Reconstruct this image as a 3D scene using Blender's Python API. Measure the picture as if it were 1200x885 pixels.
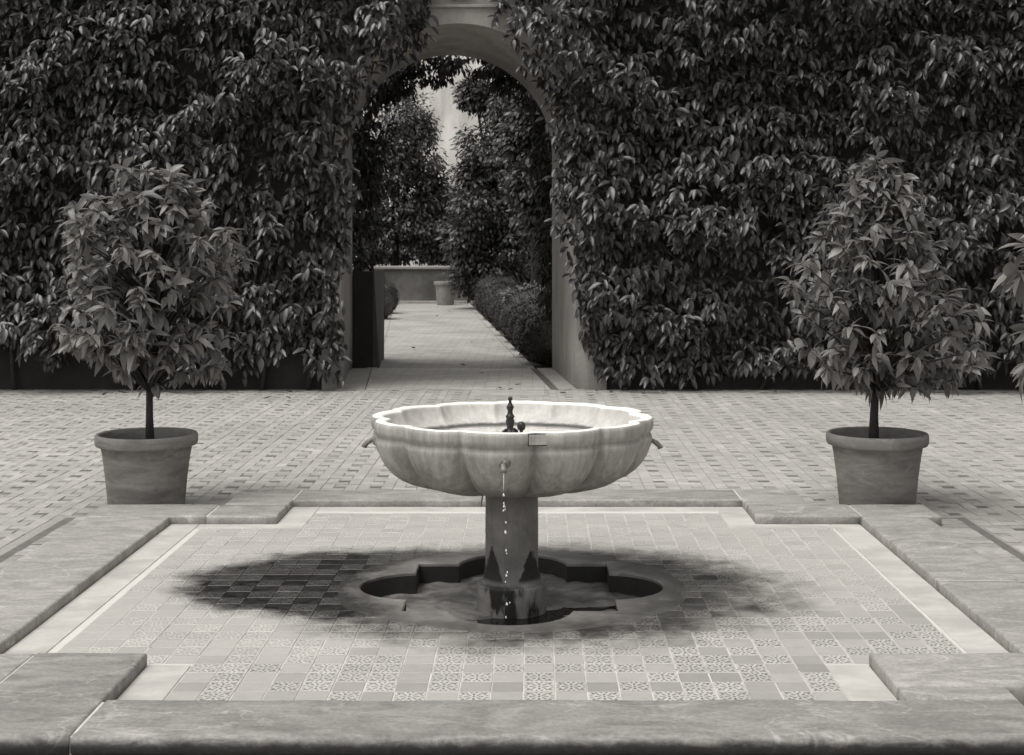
import bpy, bmesh, math, random
import numpy as np
from mathutils import Vector, Matrix, noise as mnoise

for o in list(bpy.data.objects):
    bpy.data.objects.remove(o)
S = bpy.context.scene
C = S.collection
rnd = random.Random(7)
rng = np.random.default_rng(11)
PI = math.pi
R = math.radians

# ------------------------------------------------------------------ camera
CAM_Z, FPX = 1.675, 1700.0          # eye height in metres; focal length in photo pixels (1200 wide)
cam_d = bpy.data.cameras.new('camera')
cam = bpy.data.objects.new('camera', cam_d)
C.objects.link(cam)
cam.location = (0, 0, CAM_Z)
cam.rotation_euler = (R(90), 0, 0)
cam_d.sensor_width = 36
cam_d.lens = 36 * FPX / 1200
cam_d.shift_x = -24 / 1200
cam_d.shift_y = -155.5 / 1200
cam_d.clip_start = 0.1
cam_d.clip_end = 2000
cam_d.dof.use_dof = True
cam_d.dof.focus_distance = 7.0
cam_d.dof.aperture_fstop = 11.0
S.camera = cam

# ------------------------------------------------------------------ sky, sun, exposure
SUN_EL, SUN_AZ = R(68), R(228)      # azimuth clockwise from +Y: high on the left, a little behind the camera
w = bpy.data.worlds.new('World')
S.world = w
w.use_nodes = True
wn, wl = w.node_tree.nodes, w.node_tree.links
for n in list(wn):
    wn.remove(n)
sky = wn.new('ShaderNodeTexSky')
sky.sky_type = 'NISHITA'
sky.sun_disc = False
sky.sun_elevation = SUN_EL
sky.sun_rotation = SUN_AZ
sky.dust_density = 3.0
bw = wn.new('ShaderNodeRGBToBW')
bg = wn.new('ShaderNodeBackground')
bg.inputs['Strength'].default_value = 0.15
wo = wn.new('ShaderNodeOutputWorld')
wl.new(sky.outputs[0], bw.inputs[0])
wl.new(bw.outputs[0], bg.inputs['Color'])
wl.new(bg.outputs[0], wo.inputs['Surface'])

sd = bpy.data.lights.new('sun', 'SUN')
sd.energy = 1.2
sd.angle = R(40)
sd.color = (1.0, 0.985, 0.96)
sun = bpy.data.objects.new('sun', sd)
C.objects.link(sun)
sv = Vector((math.sin(SUN_AZ) * math.cos(SUN_EL), math.cos(SUN_AZ) * math.cos(SUN_EL), math.sin(SUN_EL)))
sun.rotation_euler = sv.to_track_quat('Z', 'Y').to_euler()
sun.location = sv * 30

vs = S.view_settings
vs.view_transform = 'Standard'
vs.look = 'None'
vs.exposure = 0.7
vs.gamma = 1.0
vs.use_curve_mapping = False

# ------------------------------------------------------------------ measures (metres; z = 0 is the courtyard paving)
IX0, IX1, IY0, IY1 = -2.137, 1.93, 5.12, 9.13       # sunk floor: long reach of the cross
AX0, AX1, AY0, AY1 = -1.51, 1.32, 5.70, 8.566       # arms of the cross
ZF, ZK = .025, .072                                 # tiled floor, top of kerb
KW = .40
WALL_Y, WALL_B = 16.80, 19.64                       # garden wall front, back
SK = -.084                                          # passage and path run askew: dx per dy

# ------------------------------------------------------------------ helpers
WORLD = {}                          # object name -> world matrix


def tint(g):                        # everything in the place is a warm grey
    return (g * 1.035, g * 0.99, g * 0.915, 1.0)


def ob(name, mesh, mat=None, parent=None, M=None):
    o = bpy.data.objects.new(name, mesh)
    C.objects.link(o)
    if mat is not None and mesh is not None:
        if not mesh.materials:
            mesh.materials.append(mat)
    M = M or Matrix.Identity(4)
    if parent is not None:
        o.parent = parent
        o.matrix_parent_inverse = WORLD[parent.name].inverted()
    o.matrix_basis = M
    WORLD[o.name] = M.copy()
    return o


def tag(o, label=None, cat=None, group=None, kind=None):
    for k, v in (('label', label), ('category', cat), ('group', group), ('kind', kind)):
        if v:
            o[k] = v
    return o


def thing(name, label, cat, loc=(0, 0, 0), group=None):
    o = ob(name, None, M=Matrix.Translation(loc))
    o.empty_display_size = 0.1
    return tag(o, label, cat, group)


def me(name, verts, faces, smooth=False):
    m = bpy.data.meshes.new(name)
    m.from_pydata([tuple(map(float, v)) for v in verts], [], [tuple(map(int, f)) for f in faces])
    m.update()
    if smooth:
        m.polygons.foreach_set('use_smooth', [True] * len(m.polygons))
    return m


def bm_me(name, bm, smooth=False):
    m = bpy.data.meshes.new(name)
    bm.normal_update()
    bm.to_mesh(m)
    bm.free()
    if smooth:
        m.polygons.foreach_set('use_smooth', [True] * len(m.polygons))
    return m


def box_bm(x0, x1, y0, y1, z0, z1, bev=0.0, seg=2):
    bm = bmesh.new()
    bmesh.ops.create_cube(bm, size=1.0)
    for v in bm.verts:
        v.co = Vector((x0 + (v.co.x + .5) * (x1 - x0), y0 + (v.co.y + .5) * (y1 - y0), z0 + (v.co.z + .5) * (z1 - z0)))
    if bev:
        bmesh.ops.bevel(bm, geom=list(bm.edges), offset=bev, segments=seg, affect='EDGES', profile=0.5)
    return bm


def lathe(profile, n=48, cap=True):
    """profile: list of (r, z); returns verts, faces about the z axis"""
    V, F = [], []
    for r, z in profile:
        for i in range(n):
            a = 2 * PI * i / n
            V.append((r * math.cos(a), r * math.sin(a), z))
    for j in range(len(profile) - 1):
        for i in range(n):
            k = (i + 1) % n
            F.append((j * n + i, j * n + k, (j + 1) * n + k, (j + 1) * n + i))
    if cap:
        F.append(tuple(range(n))[::-1])
        F.append(tuple((len(profile) - 1) * n + i for i in range(n)))
    return V, F


def tube(pts, radii, n=8):
    """one tapered tube along points; returns verts, faces"""
    V, F = [], []
    P = [Vector(p) for p in pts]
    for j, p in enumerate(P):
        d = (P[min(j + 1, len(P) - 1)] - P[max(j - 1, 0)]).normalized()
        a = d.orthogonal().normalized()
        if abs(d.z) > 0.5:
            a = (Vector((1, 0, 0)) - d * d.x).normalized()
        b = d.cross(a)
        for i in range(n):
            t = 2 * PI * i / n
            V.append(p + (a * math.cos(t) + b * math.sin(t)) * radii[j])
    for j in range(len(P) - 1):
        for i in range(n):
            k = (i + 1) % n
            F.append((j * n + i, j * n + k, (j + 1) * n + k, (j + 1) * n + i))
    F.append(tuple(range(n))[::-1])
    F.append(tuple((len(P) - 1) * n + i for i in range(n)))
    return V, F


def merge(parts):
    V, F = [], []
    for v, f in parts:
        b = len(V)
        V += list(v)
        F += [tuple(i + b for i in q) for q in f]
    return V, F


def vnoise(x, y, seed=0):
    """smooth 2-D value noise in 0..1, numpy"""
    x = np.asarray(x, float); y = np.asarray(y, float)
    xi, yi = np.floor(x).astype(np.int64), np.floor(y).astype(np.int64)
    fx, fy = x - xi, y - yi
    fx, fy = fx * fx * (3 - 2 * fx), fy * fy * (3 - 2 * fy)

    def h(a, b):
        n = (a * 374761393 + b * 668265263 + seed * 1442695041) & 0x7fffffff
        n = ((n ^ (n >> 13)) * 1274126177) & 0x7fffffff
        return ((n ^ (n >> 16)) & 0xffff) / 65535.0
    return (h(xi, yi) * (1 - fx) + h(xi + 1, yi) * fx) * (1 - fy) + (h(xi, yi + 1) * (1 - fx) + h(xi + 1, yi + 1) * fx) * fy


def proj(p):
    """photo pixel of a point (only for choosing which pieces show largest)"""
    return 624 + p[0] / p[1] * FPX, 287 + (CAM_Z - p[2]) / p[1] * FPX


def seen(p, m=10):
    u, v = proj(p)
    return -m < u < 1200 + m and -m < v < 885 + m


# ------------------------------------------------------------------ materials
class NT:
    def __init__(s, name):
        s.m = bpy.data.materials.new(name)
        s.m.use_nodes = True
        s.t = s.m.node_tree
        s.b = s.t.nodes['Principled BSDF']
        s.L = s.t.links.new
        s.b.inputs['Specular IOR Level'].default_value = 0.35

    def n(s, typ, **kw):
        nd = s.t.nodes.new(typ)
        for k, v in kw.items():
            setattr(nd, k, v)
        return nd

    def put(s, sock, v):
        if hasattr(v, 'is_output'):
            s.L(v, sock)
        else:
            sock.default_value = v

    def math(s, op, a, b=0.0, clamp=False):
        nd = s.n('ShaderNodeMath', operation=op, use_clamp=clamp)
        s.put(nd.inputs[0], a)
        s.put(nd.inputs[1], b)
        return nd.outputs[0]

    def pos(s):
        return s.n('ShaderNodeNewGeometry').outputs['Position']

    def map(s, vec, scale=(1, 1, 1), loc=(0, 0, 0), rot=(0, 0, 0)):
        nd = s.n('ShaderNodeMapping')
        s.L(vec, nd.inputs['Vector'])
        nd.inputs['Scale'].default_value = scale
        nd.inputs['Location'].default_value = loc
        nd.inputs['Rotation'].default_value = rot
        return nd.outputs[0]

    def noise(s, vec, scale, detail=4, rough=.55, dist=0.0):
        nd = s.n('ShaderNodeTexNoise')
        s.L(vec, nd.inputs['Vector'])
        nd.inputs['Scale'].default_value = scale
        nd.inputs['Detail'].default_value = detail
        nd.inputs['Roughness'].default_value = rough
        nd.inputs['Distortion'].default_value = dist
        return nd.outputs['Fac']

    def smooth(s, v, a, b, to0=0.0, to1=1.0):
        nd = s.n('ShaderNodeMapRange', interpolation_type='SMOOTHSTEP')
        s.put(nd.inputs['Value'], v)
        s.put(nd.inputs['From Min'], a)
        s.put(nd.inputs['From Max'], b)
        s.put(nd.inputs['To Min'], to0)
        s.put(nd.inputs['To Max'], to1)
        return nd.outputs[0]

    def lerp(s, f, a, b):
        d = s.math('SUBTRACT', b, a)
        return s.math('ADD', a, s.math('MULTIPLY', d, f))

    def rand(s):
        """0..1, differs for each object and for each loose piece of a mesh"""
        a = s.n('ShaderNodeObjectInfo').outputs['Random']
        b = s.n('ShaderNodeNewGeometry').outputs['Random Per Island']
        return s.math('FRACT', s.math('ADD', a, b))

    def grey(s, v):
        """grey value socket -> warm grey base colour"""
        nd = s.n('ShaderNodeCombineColor')
        for i, k in enumerate((1.035, .99, .915)):
            s.L(s.math('MULTIPLY', v, k), nd.inputs[i])
        s.L(nd.outputs[0], s.b.inputs['Base Color'])

    def bump(s, h, strength=.4, dist=.01):
        nd = s.n('ShaderNodeBump')
        nd.inputs['Strength'].default_value = strength
        nd.inputs['Distance'].default_value = dist
        s.L(h, nd.inputs['Height'])
        s.L(nd.outputs[0], s.b.inputs['Normal'])

    def rough(s, v):
        s.put(s.b.inputs['Roughness'], v)


def simple(name, lo, hi, scale=6, rough=.8, bump=.2, bdist=.01, stretch=(1, 1, 1), spread=0.0):
    t = NT(name)
    p = t.map(t.pos(), stretch)
    n1 = t.noise(p, scale, 6, .6, .4)
    n2 = t.noise(p, scale * 7, 3)
    f = t.math('ADD', t.math('MULTIPLY', t.smooth(n1, .3, .7), .7), t.math('MULTIPLY', n2, .3))
    v = t.lerp(f, lo, hi)
    if spread:
        v = t.math('MULTIPLY', v, t.lerp(t.rand(), 1 - spread, 1 + spread))
    t.grey(v)
    t.rough(rough)
    t.bump(t.math('ADD', n1, t.math('MULTIPLY', n2, .5)), bump, bdist)
    return t.m


def leaf_mat(name, lo, hi, rough=.42, spec=.5, thin=0.0):
    t = NT(name)
    t.grey(t.lerp(t.rand(), lo, hi))
    t.rough(rough)
    t.b.inputs['Specular IOR Level'].default_value = spec
    n = t.noise(t.pos(), 60, 2)
    t.bump(n, .15, .004)
    if thin:                                         # light coming through the blade
        tr = t.n('ShaderNodeBsdfTranslucent')
        tr.inputs['Color'].default_value = tint(hi * 1.4)
        mx = t.n('ShaderNodeMixShader')
        mx.inputs[0].default_value = thin
        out = [n_ for n_ in t.t.nodes if n_.type == 'OUTPUT_MATERIAL'][0]
        t.L(t.b.outputs[0], mx.inputs[1])
        t.L(tr.outputs[0], mx.inputs[2])
        t.L(mx.outputs[0], out.inputs['Surface'])
    return t.m


M = {}
M['earth'] = simple('earth', .035, .06, 3, .95, .5, .03)
M['joint_sand'] = simple('joint_sand', .24, .31, 20, .95, .5, .006)
M['dark_square'] = simple('dark_square', .145, .22, 12, .7, .3, .004, spread=.45)
M['leaf_vine'] = leaf_mat('leaf_vine', .022, .050, .34, .5)
M['leaf_pot'] = leaf_mat('leaf_pot', .09, .20, .40, .5, .25)
M['leaf_far'] = leaf_mat('leaf_far', .024, .06, .42, .5, .1)
M['leaf_dark'] = leaf_mat('leaf_dark', .022, .04, .5, .4)
M['leaf_box'] = leaf_mat('leaf_box', .012, .024, .55, .25)
M['leaf_pale'] = leaf_mat('leaf_pale', .10, .17, .5, .4)
M['leaf_dead'] = leaf_mat('leaf_dead', .04, .09, .7, .2)
M['bark'] = simple('bark', .025, .05, 30, .9, .6, .006, (1, 1, .3))
M['soil'] = simple('soil', .02, .045, 25, .95, .8, .01)
M['wall_dark'] = simple('wall_dark', .018, .034, 2.2, .9, .5, .01)
M['metal_dark'] = simple('metal_dark', .012, .03, 40, .38, .3, .002)
M['metal_spout'] = simple('metal_spout', .12, .22, 60, .45, .3, .002)
M['mortar'] = simple('mortar', .42, .58, 30, .95, .6, .004)
M['marble_strip'] = simple('marble_strip', .33, .52, 3, .6, .12, .004, (1, 1.6, 1))
M['dark_pier'] = simple('dark_pier', .018, .03, 3, .8, .3, .008)
M['pier_side'] = simple('pier_side', .05, .08, 3, .8, .3, .008)
M['bench_wall'] = simple('bench_wall', .05, .16, 1.6, .9, .4, .01)
M['bench_cap'] = simple('bench_cap', .20, .30, 5, .8, .2, .005)
M['far_wall'] = simple('far_wall', .50, .90, 1.6, .9, .4, .02, (1, 1, .3))
M['pale_pot'] = simple('pale_pot', .16, .26, 6, .85, .3, .006)
M['flag'] = simple('flag', .30, .42, 5, .75, .3, .006)
M['edging'] = simple('edging', .22, .34, 14, .8, .3, .005, spread=.2)
M['gutter'] = simple('gutter', .10, .15, 8, .8, .3, .005)


def m_plaster():
    t = NT('plaster')
    p = t.pos()
    n1 = t.noise(t.map(p, (1, 1, .35)), 1.6, 6, .65, .6)
    n2 = t.noise(p, 14, 5, .6)
    v = t.lerp(t.smooth(n1, .25, .75), .22, .37)
    v = t.math('MULTIPLY', v, t.lerp(n2, .8, 1.2))
    sep = t.n('ShaderNodeSeparateXYZ')
    t.L(p, sep.inputs[0])
    damp = t.smooth(t.math('ADD', sep.outputs[2], t.math('MULTIPLY', n1, .5)), .15, .75, .62, 1.0)   # rising damp
    t.grey(t.math('MULTIPLY', v, damp))
    t.rough(.9)
    t.bump(t.math('ADD', n1, n2), .35, .012)
    return t.m


M['plaster'] = m_plaster()


def m_marble(name, lo, hi, veins=.18, dark_edge=False):
    """worn grey marble: cloudy grain, pale scratches and veins, dirt"""
    t = NT(name)
    oi = t.n('ShaderNodeObjectInfo')
    off = t.n('ShaderNodeVectorMath', operation='ADD')
    t.L(t.pos(), off.inputs[0])
    cb = t.n('ShaderNodeCombineXYZ')
    for i, k in enumerate((7.0, 13.0, 3.0)):
        t.L(t.math('MULTIPLY', oi.outputs['Random'], k), cb.inputs[i])
    t.L(cb.outputs[0], off.inputs[1])
    p = off.outputs[0]
    a = t.noise(t.map(p, (1, 2.4, 1), rot=(0, 0, .25)), 2.2, 8, .62, 1.4)
    b = t.noise(t.map(p, (1.2, 5, 2), rot=(0, 0, -.2)), 7, 6, .7, .8)
    c = t.noise(p, 55, 5, .7)
    v = t.lerp(t.smooth(a, .28, .72), lo, hi)
    v = t.math('MULTIPLY', v, t.lerp(t.smooth(b, .25, .75), .84, 1.16))
    v = t.math('MULTIPLY', v, t.lerp(t.smooth(c, .25, .75), .82, 1.18))
    scr = t.smooth(t.noise(t.map(p, (2.2, 9, 2), rot=(0, 0, .2)), 7, 8, .75, .4), .58, .70)
    v = t.math('ADD', v, t.math('MULTIPLY', scr, veins))
    vein = t.math('ABSOLUTE', t.math('SUBTRACT', t.noise(t.map(p, (.8, 1.6, 1)), 1.5, 5, .55, 1.0), .5))
    v = t.math('ADD', v, t.math('MULTIPLY', t.smooth(vein, .012, 0.0), veins * .8))
    v = t.math('MULTIPLY', v, t.lerp(oi.outputs['Random'], .92, 1.08))
    if dark_edge:                        # darker towards the bottom of the round front edge, uneven border
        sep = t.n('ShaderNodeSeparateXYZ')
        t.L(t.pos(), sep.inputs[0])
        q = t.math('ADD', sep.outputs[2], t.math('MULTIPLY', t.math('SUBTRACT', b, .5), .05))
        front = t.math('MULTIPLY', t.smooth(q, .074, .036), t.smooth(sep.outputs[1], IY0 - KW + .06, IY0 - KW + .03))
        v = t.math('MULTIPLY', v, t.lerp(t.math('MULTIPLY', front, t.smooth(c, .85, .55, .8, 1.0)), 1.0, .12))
    t.grey(v)
    t.rough(t.lerp(b, .5, .75))
    t.bump(t.math('ADD', b, t.math('MULTIPLY', c, .4)), .25, .005)
    return t.m


M['kerb'] = m_marble('kerb_marble', .215, .325, .10)
M['kerb_front'] = m_marble('kerb_marble_darker', .16, .25, .10, True)  # front slabs: darker copy, the fall-off in brightness put into the colour


def m_brick():
    t = NT('paving_brick')
    p = t.pos()
    r = t.rand()
    big = t.noise(p, .55, 4, .6)
    a = t.noise(p, 9, 6, .65, .5)
    b = t.noise(p, 80, 3)
    v = t.lerp(r, .315, .375)
    odd = t.smooth(t.math('FRACT', t.math('MULTIPLY', r, 17.3)), .90, .94)
    v = t.math('ADD', v, t.math('MULTIPLY', odd, .05))
    v = t.math('MULTIPLY', v, t.lerp(t.smooth(a, .25, .75), .86, 1.12))
    v = t.math('MULTIPLY', v, t.lerp(b, .9, 1.1))
    v = t.math('MULTIPLY', v, t.lerp(t.smooth(big, .3, .7), .9, 1.06))
    t.grey(v)
    t.rough(.72)
    t.bump(t.math('ADD', a, t.math('MULTIPLY', b, .6)), .3, .006)
    return t.m


M['brick'] = m_brick()

FX, FY = -0.10, 7.01                # fountain axis


def wet_mask(t):
    """old wet stain round the fountain: a ragged pool, wider on one side"""
    p = t.pos()
    nx = t.n('ShaderNodeTexNoise')
    t.L(p, nx.inputs['Vector'])
    nx.inputs['Scale'].default_value = 3.0
    nx.inputs['Detail'].default_value = 9
    nx.inputs['Roughness'].default_value = .78
    sep = t.n('ShaderNodeSeparateXYZ')
    t.L(p, sep.inputs[0])

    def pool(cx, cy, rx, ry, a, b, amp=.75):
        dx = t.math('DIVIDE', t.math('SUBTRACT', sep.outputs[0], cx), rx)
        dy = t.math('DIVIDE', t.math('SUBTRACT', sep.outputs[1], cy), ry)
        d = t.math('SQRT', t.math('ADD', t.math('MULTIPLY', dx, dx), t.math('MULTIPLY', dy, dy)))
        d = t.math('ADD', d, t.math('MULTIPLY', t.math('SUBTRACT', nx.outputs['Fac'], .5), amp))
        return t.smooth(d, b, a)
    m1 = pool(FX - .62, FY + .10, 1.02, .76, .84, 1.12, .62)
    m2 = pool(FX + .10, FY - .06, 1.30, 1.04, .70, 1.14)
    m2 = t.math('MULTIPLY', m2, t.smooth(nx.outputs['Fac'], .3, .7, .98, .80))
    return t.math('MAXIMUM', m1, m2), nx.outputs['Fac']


def finish_wet(t, v, rough_dry, keep=None):
    wet, nz = wet_mask(t)
    fine = t.noise(t.pos(), 16, 5, .7)
    k = t.lerp(t.smooth(fine, .3, .75), .02, .10)
    if keep is not None:
        k = t.math('ADD', k, t.math('MULTIPLY', keep, .10))
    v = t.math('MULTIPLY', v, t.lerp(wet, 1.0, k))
    t.grey(v)
    t.rough(t.lerp(wet, rough_dry, .26))
    t.put(t.b.inputs['Specular IOR Level'], t.lerp(wet, .35, .22))
    return wet


def wear(t):
    """limescale and footwear: strong over most of the floor, little along its front and far corner"""
    p = t.pos()
    sep = t.n('ShaderNodeSeparateXYZ')
    t.L(p, sep.inputs[0])
    d = t.math('SUBTRACT', sep.outputs[1], t.math('MULTIPLY', sep.outputs[0], .42))
    d = t.math('ADD', d, t.math('MULTIPLY', t.math('SUBTRACT', t.noise(p, 1.3, 5, .65), .5), 2.4))
    return t.smooth(d, 5.4, 6.7, .12, .66)


def m_tile_plain():
    t = NT('tile_plain')
    r = t.rand()
    a = t.noise(t.pos(), 18, 5, .6)
    big = t.noise(t.pos(), 1.1, 4, .6)
    v = t.lerp(t.math('MULTIPLY', r, r), .345, .23)
    v = t.math('MULTIPLY', v, t.lerp(a, .85, 1.15))
    v = t.lerp(wear(t), v, t.lerp(t.noise(t.pos(), 60, 3), .33, .46))
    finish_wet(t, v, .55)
    t.bump(a, .2, .004)
    return t.m


def m_tile_star():
    """relief tile: pale interlaced straps round an eight-pointed star, dark sunk cells"""
    t = NT('tile_star')
    uv = t.n('ShaderNodeUVMap').outputs[0]
    sep = t.n('ShaderNodeSeparateXYZ')
    t.L(uv, sep.inputs[0])
    x = t.math('SUBTRACT', sep.outputs[0], .5)
    y = t.math('SUBTRACT', sep.outputs[1], .5)
    cells = None
    for corner in (False, True):                     # a star in the middle and quarter stars at the corners
        xx_ = t.math('SUBTRACT', t.math('ABSOLUTE', x), .5) if corner else x
        yy_ = t.math('SUBTRACT', t.math('ABSOLUTE', y), .5) if corner else y
        r_ = t.math('SQRT', t.math('ADD', t.math('MULTIPLY', xx_, xx_), t.math('MULTIPLY', yy_, yy_)))
        th = t.math('ARCTAN2', yy_, xx_)
        pet = t.smooth(t.math('COSINE', t.math('MULTIPLY', th, 8.0)), -.05, .55)
        band = t.math('MULTIPLY', t.smooth(r_, .10, .15), t.smooth(r_, .33, .27))
        c_ = t.math('MULTIPLY', pet, band)
        cells = c_ if cells is None else t.math('MAXIMUM', cells, c_)
    r_ = t.math('SQRT', t.math('ADD', t.math('MULTIPLY', x, x), t.math('MULTIPLY', y, y)))
    th = t.math('ARCTAN2', y, x)
    outer_ = t.math('MULTIPLY', t.smooth(t.math('COSINE', t.math('ADD', t.math('MULTIPLY', th, 16.0), 3.14159)), .1, .6),
                    t.math('MULTIPLY', t.smooth(r_, .35, .38), t.smooth(r_, .49, .45)))
    cells = t.math('MAXIMUM', cells, t.math('MAXIMUM', outer_, t.smooth(r_, .065, .035)))
    strap = t.math('SUBTRACT', 1.0, cells)
    edge = t.math('MAXIMUM', t.math('ABSOLUTE', x), t.math('ABSOLUTE', y))
    strap = t.math('MAXIMUM', strap, t.smooth(edge, .43, .47))
    a = t.noise(t.pos(), 22, 5, .6)
    big = t.noise(t.pos(), 1.1, 4, .6)
    worn = wear(t)
    v = t.lerp(strap, .12, .43)
    v = t.lerp(worn, v, t.lerp(t.noise(t.pos(), 60, 3), .35, .52))
    v = t.math('MULTIPLY', v, t.lerp(a, .82, 1.18))
    v = t.math('MULTIPLY', v, t.lerp(t.rand(), .92, 1.06))
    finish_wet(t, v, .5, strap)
    t.bump(strap, .7, .004)
    return t.m


def m_bed():
    t = NT('tile_grout')
    a = t.noise(t.pos(), 12, 5, .6)
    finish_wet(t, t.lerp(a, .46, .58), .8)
    t.bump(a, .3, .004)
    return t.m


def m_collar():
    t = NT('cement_collar')
    p = t.pos()
    a = t.noise(p, 5, 6, .65, .8)
    b = t.noise(p, 40, 3)
    v = t.lerp(t.smooth(a, .3, .7), .24, .40)
    v = t.math('ADD', v, t.math('MULTIPLY', t.smooth(t.noise(p, 9, 6, .7, 1.5), .58, .72), .10))
    v = t.math('MULTIPLY', v, t.lerp(b, .8, 1.2))
    wet, nz = wet_mask(t)
    sep = t.n('ShaderNodeSeparateXYZ')
    t.L(p, sep.inputs[0])
    dx, dy = t.math('SUBTRACT', sep.outputs[0], FX), t.math('SUBTRACT', sep.outputs[1], FY)
    r_ = t.math('SQRT', t.math('ADD', t.math('MULTIPLY', dx, dx), t.math('MULTIPLY', dy, dy)))
    r_ = t.math('ADD', r_, t.math('MULTIPLY', t.math('SUBTRACT', t.noise(p, 6, 6, .7), .5), .5))
    wet = t.math('MULTIPLY', wet, t.smooth(r_, .56, .84, .45, 1.0))      # lime crust along the pit edge
    v = t.math('MULTIPLY', v, t.lerp(wet, 1.0, .13))
    t.grey(v)
    t.rough(t.lerp(wet, t.lerp(a, .45, .65), .26))
    t.bump(t.math('ADD', a, b), .15, .004)
    return t.m


def m_pit():
    t = NT('pit_stone')
    p = t.pos()
    a = t.noise(p, 7, 6, .65, .6)
    g = t.n('ShaderNodeNewGeometry')
    sep = t.n('ShaderNodeSeparateXYZ')
    t.L(g.outputs['Normal'], sep.inputs[0])
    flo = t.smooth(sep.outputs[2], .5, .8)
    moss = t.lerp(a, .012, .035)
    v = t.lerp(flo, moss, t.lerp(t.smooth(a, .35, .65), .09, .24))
    t.grey(v)
    t.rough(t.lerp(flo, .8, .35))
    t.bump(t.noise(p, 25, 5, .6), .4, .01)
    return t.m


def m_bowl(inside):
    """marble bowl: grimy streaked outside, pale inside with a water line, rim near white"""
    t = NT('bowl_marble_inner' if inside else 'bowl_marble')
    p = t.pos()
    sep = t.n('ShaderNodeSeparateXYZ')
    t.L(p, sep.inputs[0])
    z = sep.outputs[2]
    st = t.noise(t.map(p, (1, 1, .07)), 30, 6, .7)
    a = t.noise(p, 3.2, 6, .6, .6)
    b = t.noise(p, 45, 4, .6)
    lo, hi = (.40, .50) if inside else (.27, .38)
    v = t.lerp(t.smooth(a, .25, .75), lo, hi)
    v = t.math('MULTIPLY', v, t.lerp(t.smooth(st, .25, .75), *((.84, 1.12) if inside else (.70, 1.22))))
    v = t.math('MULTIPLY', v, t.lerp(b, .88, 1.12))
    if inside:
        v = t.lerp(t.smooth(z, .838, .846), v, t.lerp(t.smooth(a, .3, .7), .74, .86))
        line = t.math('ADD', z, t.math('MULTIPLY', t.math('SUBTRACT', st, .5), .012))
        v = t.math('MULTIPLY', v, t.smooth(line, .746, .758, .16, 1.0))
    else:
        band = t.math('MULTIPLY', t.smooth(z, .757, .768), t.smooth(z, .790, .778))       # soft shade of the groove, painted as a darker band
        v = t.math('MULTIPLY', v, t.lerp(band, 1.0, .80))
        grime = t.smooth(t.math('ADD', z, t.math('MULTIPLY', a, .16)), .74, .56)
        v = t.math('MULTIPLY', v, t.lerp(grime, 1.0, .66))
        spots = t.smooth(t.noise(p, 22, 6, .75), .66, .76)
        v = t.math('MULTIPLY', v, t.lerp(spots, 1.0, .5))
    t.grey(v)
    t.rough(t.lerp(a, .45, .65))
    t.bump(t.math('ADD', b, st), .2, .003)
    return t.m


def m_column():
    t = NT('column_stone')
    p = t.pos()
    sep = t.n('ShaderNodeSeparateXYZ')
    t.L(p, sep.inputs[0])
    a = t.noise(p, 6, 6, .65, .5)
    st = t.noise(t.map(p, (1, 1, .12)), 22, 5, .65)
    b = t.noise(p, 60, 4, .65)
    v = t.lerp(t.smooth(a, .3, .7), .13, .23)
    v = t.math('MULTIPLY', v, t.lerp(st, .7, 1.3))
    v = t.math('MULTIPLY', v, t.lerp(b, .8, 1.2))
    patch = t.noise(t.map(p, (1, 1, .30)), 9, 5, .6)
    moss = t.math('MULTIPLY', t.smooth(patch, .50, .58), t.smooth(t.math('ADD', sep.outputs[2], t.math('MULTIPLY', b, .1)), .30, .16))
    base_moss = t.math('MULTIPLY', moss, t.smooth(sep.outputs[2], .07, .04))
    dx = t.math('ABSOLUTE', t.math('SUBTRACT', t.math('ABSOLUTE', t.math('SUBTRACT', sep.outputs[0], FX)), .092))
    top_ = t.math('SUBTRACT', .235, t.math('MULTIPLY', dx, 3.0))
    top_ = t.math('ADD', top_, t.math('MULTIPLY', t.math('SUBTRACT', t.noise(p, 20, 6, .7), .5), .16))
    flare = t.smooth(t.math('SUBTRACT', sep.outputs[2], top_), .02, -.02)          # two tongues of black algae below the drip line
    flare = t.math('MULTIPLY', flare, t.smooth(sep.outputs[2], .055, .085))
    v = t.lerp(t.math('MAXIMUM', base_moss, flare), v, .014)
    bowl_shade = t.smooth(t.math('ADD', sep.outputs[2], t.math('MULTIPLY', a, .2)), .48, .62)  # shade under the bowl, painted into the top of the shaft
    v = t.math('MULTIPLY', v, t.lerp(bowl_shade, 1.0, .6))
    t.grey(v)
    t.rough(.6)
    t.bump(t.math('ADD', a, b), .4, .006)
    return t.m


def m_terracotta():
    t = NT('terracotta')
    p = t.pos()
    sep = t.n('ShaderNodeSeparateXYZ')
    t.L(p, sep.inputs[0])
    a = t.noise(t.map(p, (1, 1, 3.5)), 4, 6, .65, .8)
    b = t.noise(p, 50, 4, .6)
    r = t.noise(t.map(p, (.15, .15, 1)), 45, 3, .6)
    v = t.lerp(t.smooth(a, .25, .75), .115, .215)
    v = t.math('MULTIPLY', v, t.lerp(r, .8, 1.2))
    v = t.math('MULTIPLY', v, t.lerp(b, .85, 1.15))
    lime = t.smooth(t.noise(p, 6, 6, .7, 1.2), .60, .72)
    v = t.math('ADD', v, t.math('MULTIPLY', lime, .05))
    t.grey(v)
    t.rough(.8)
    t.bump(t.math('ADD', r, t.math('MULTIPLY', b, .5)), .3, .004)
    return t.m


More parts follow.
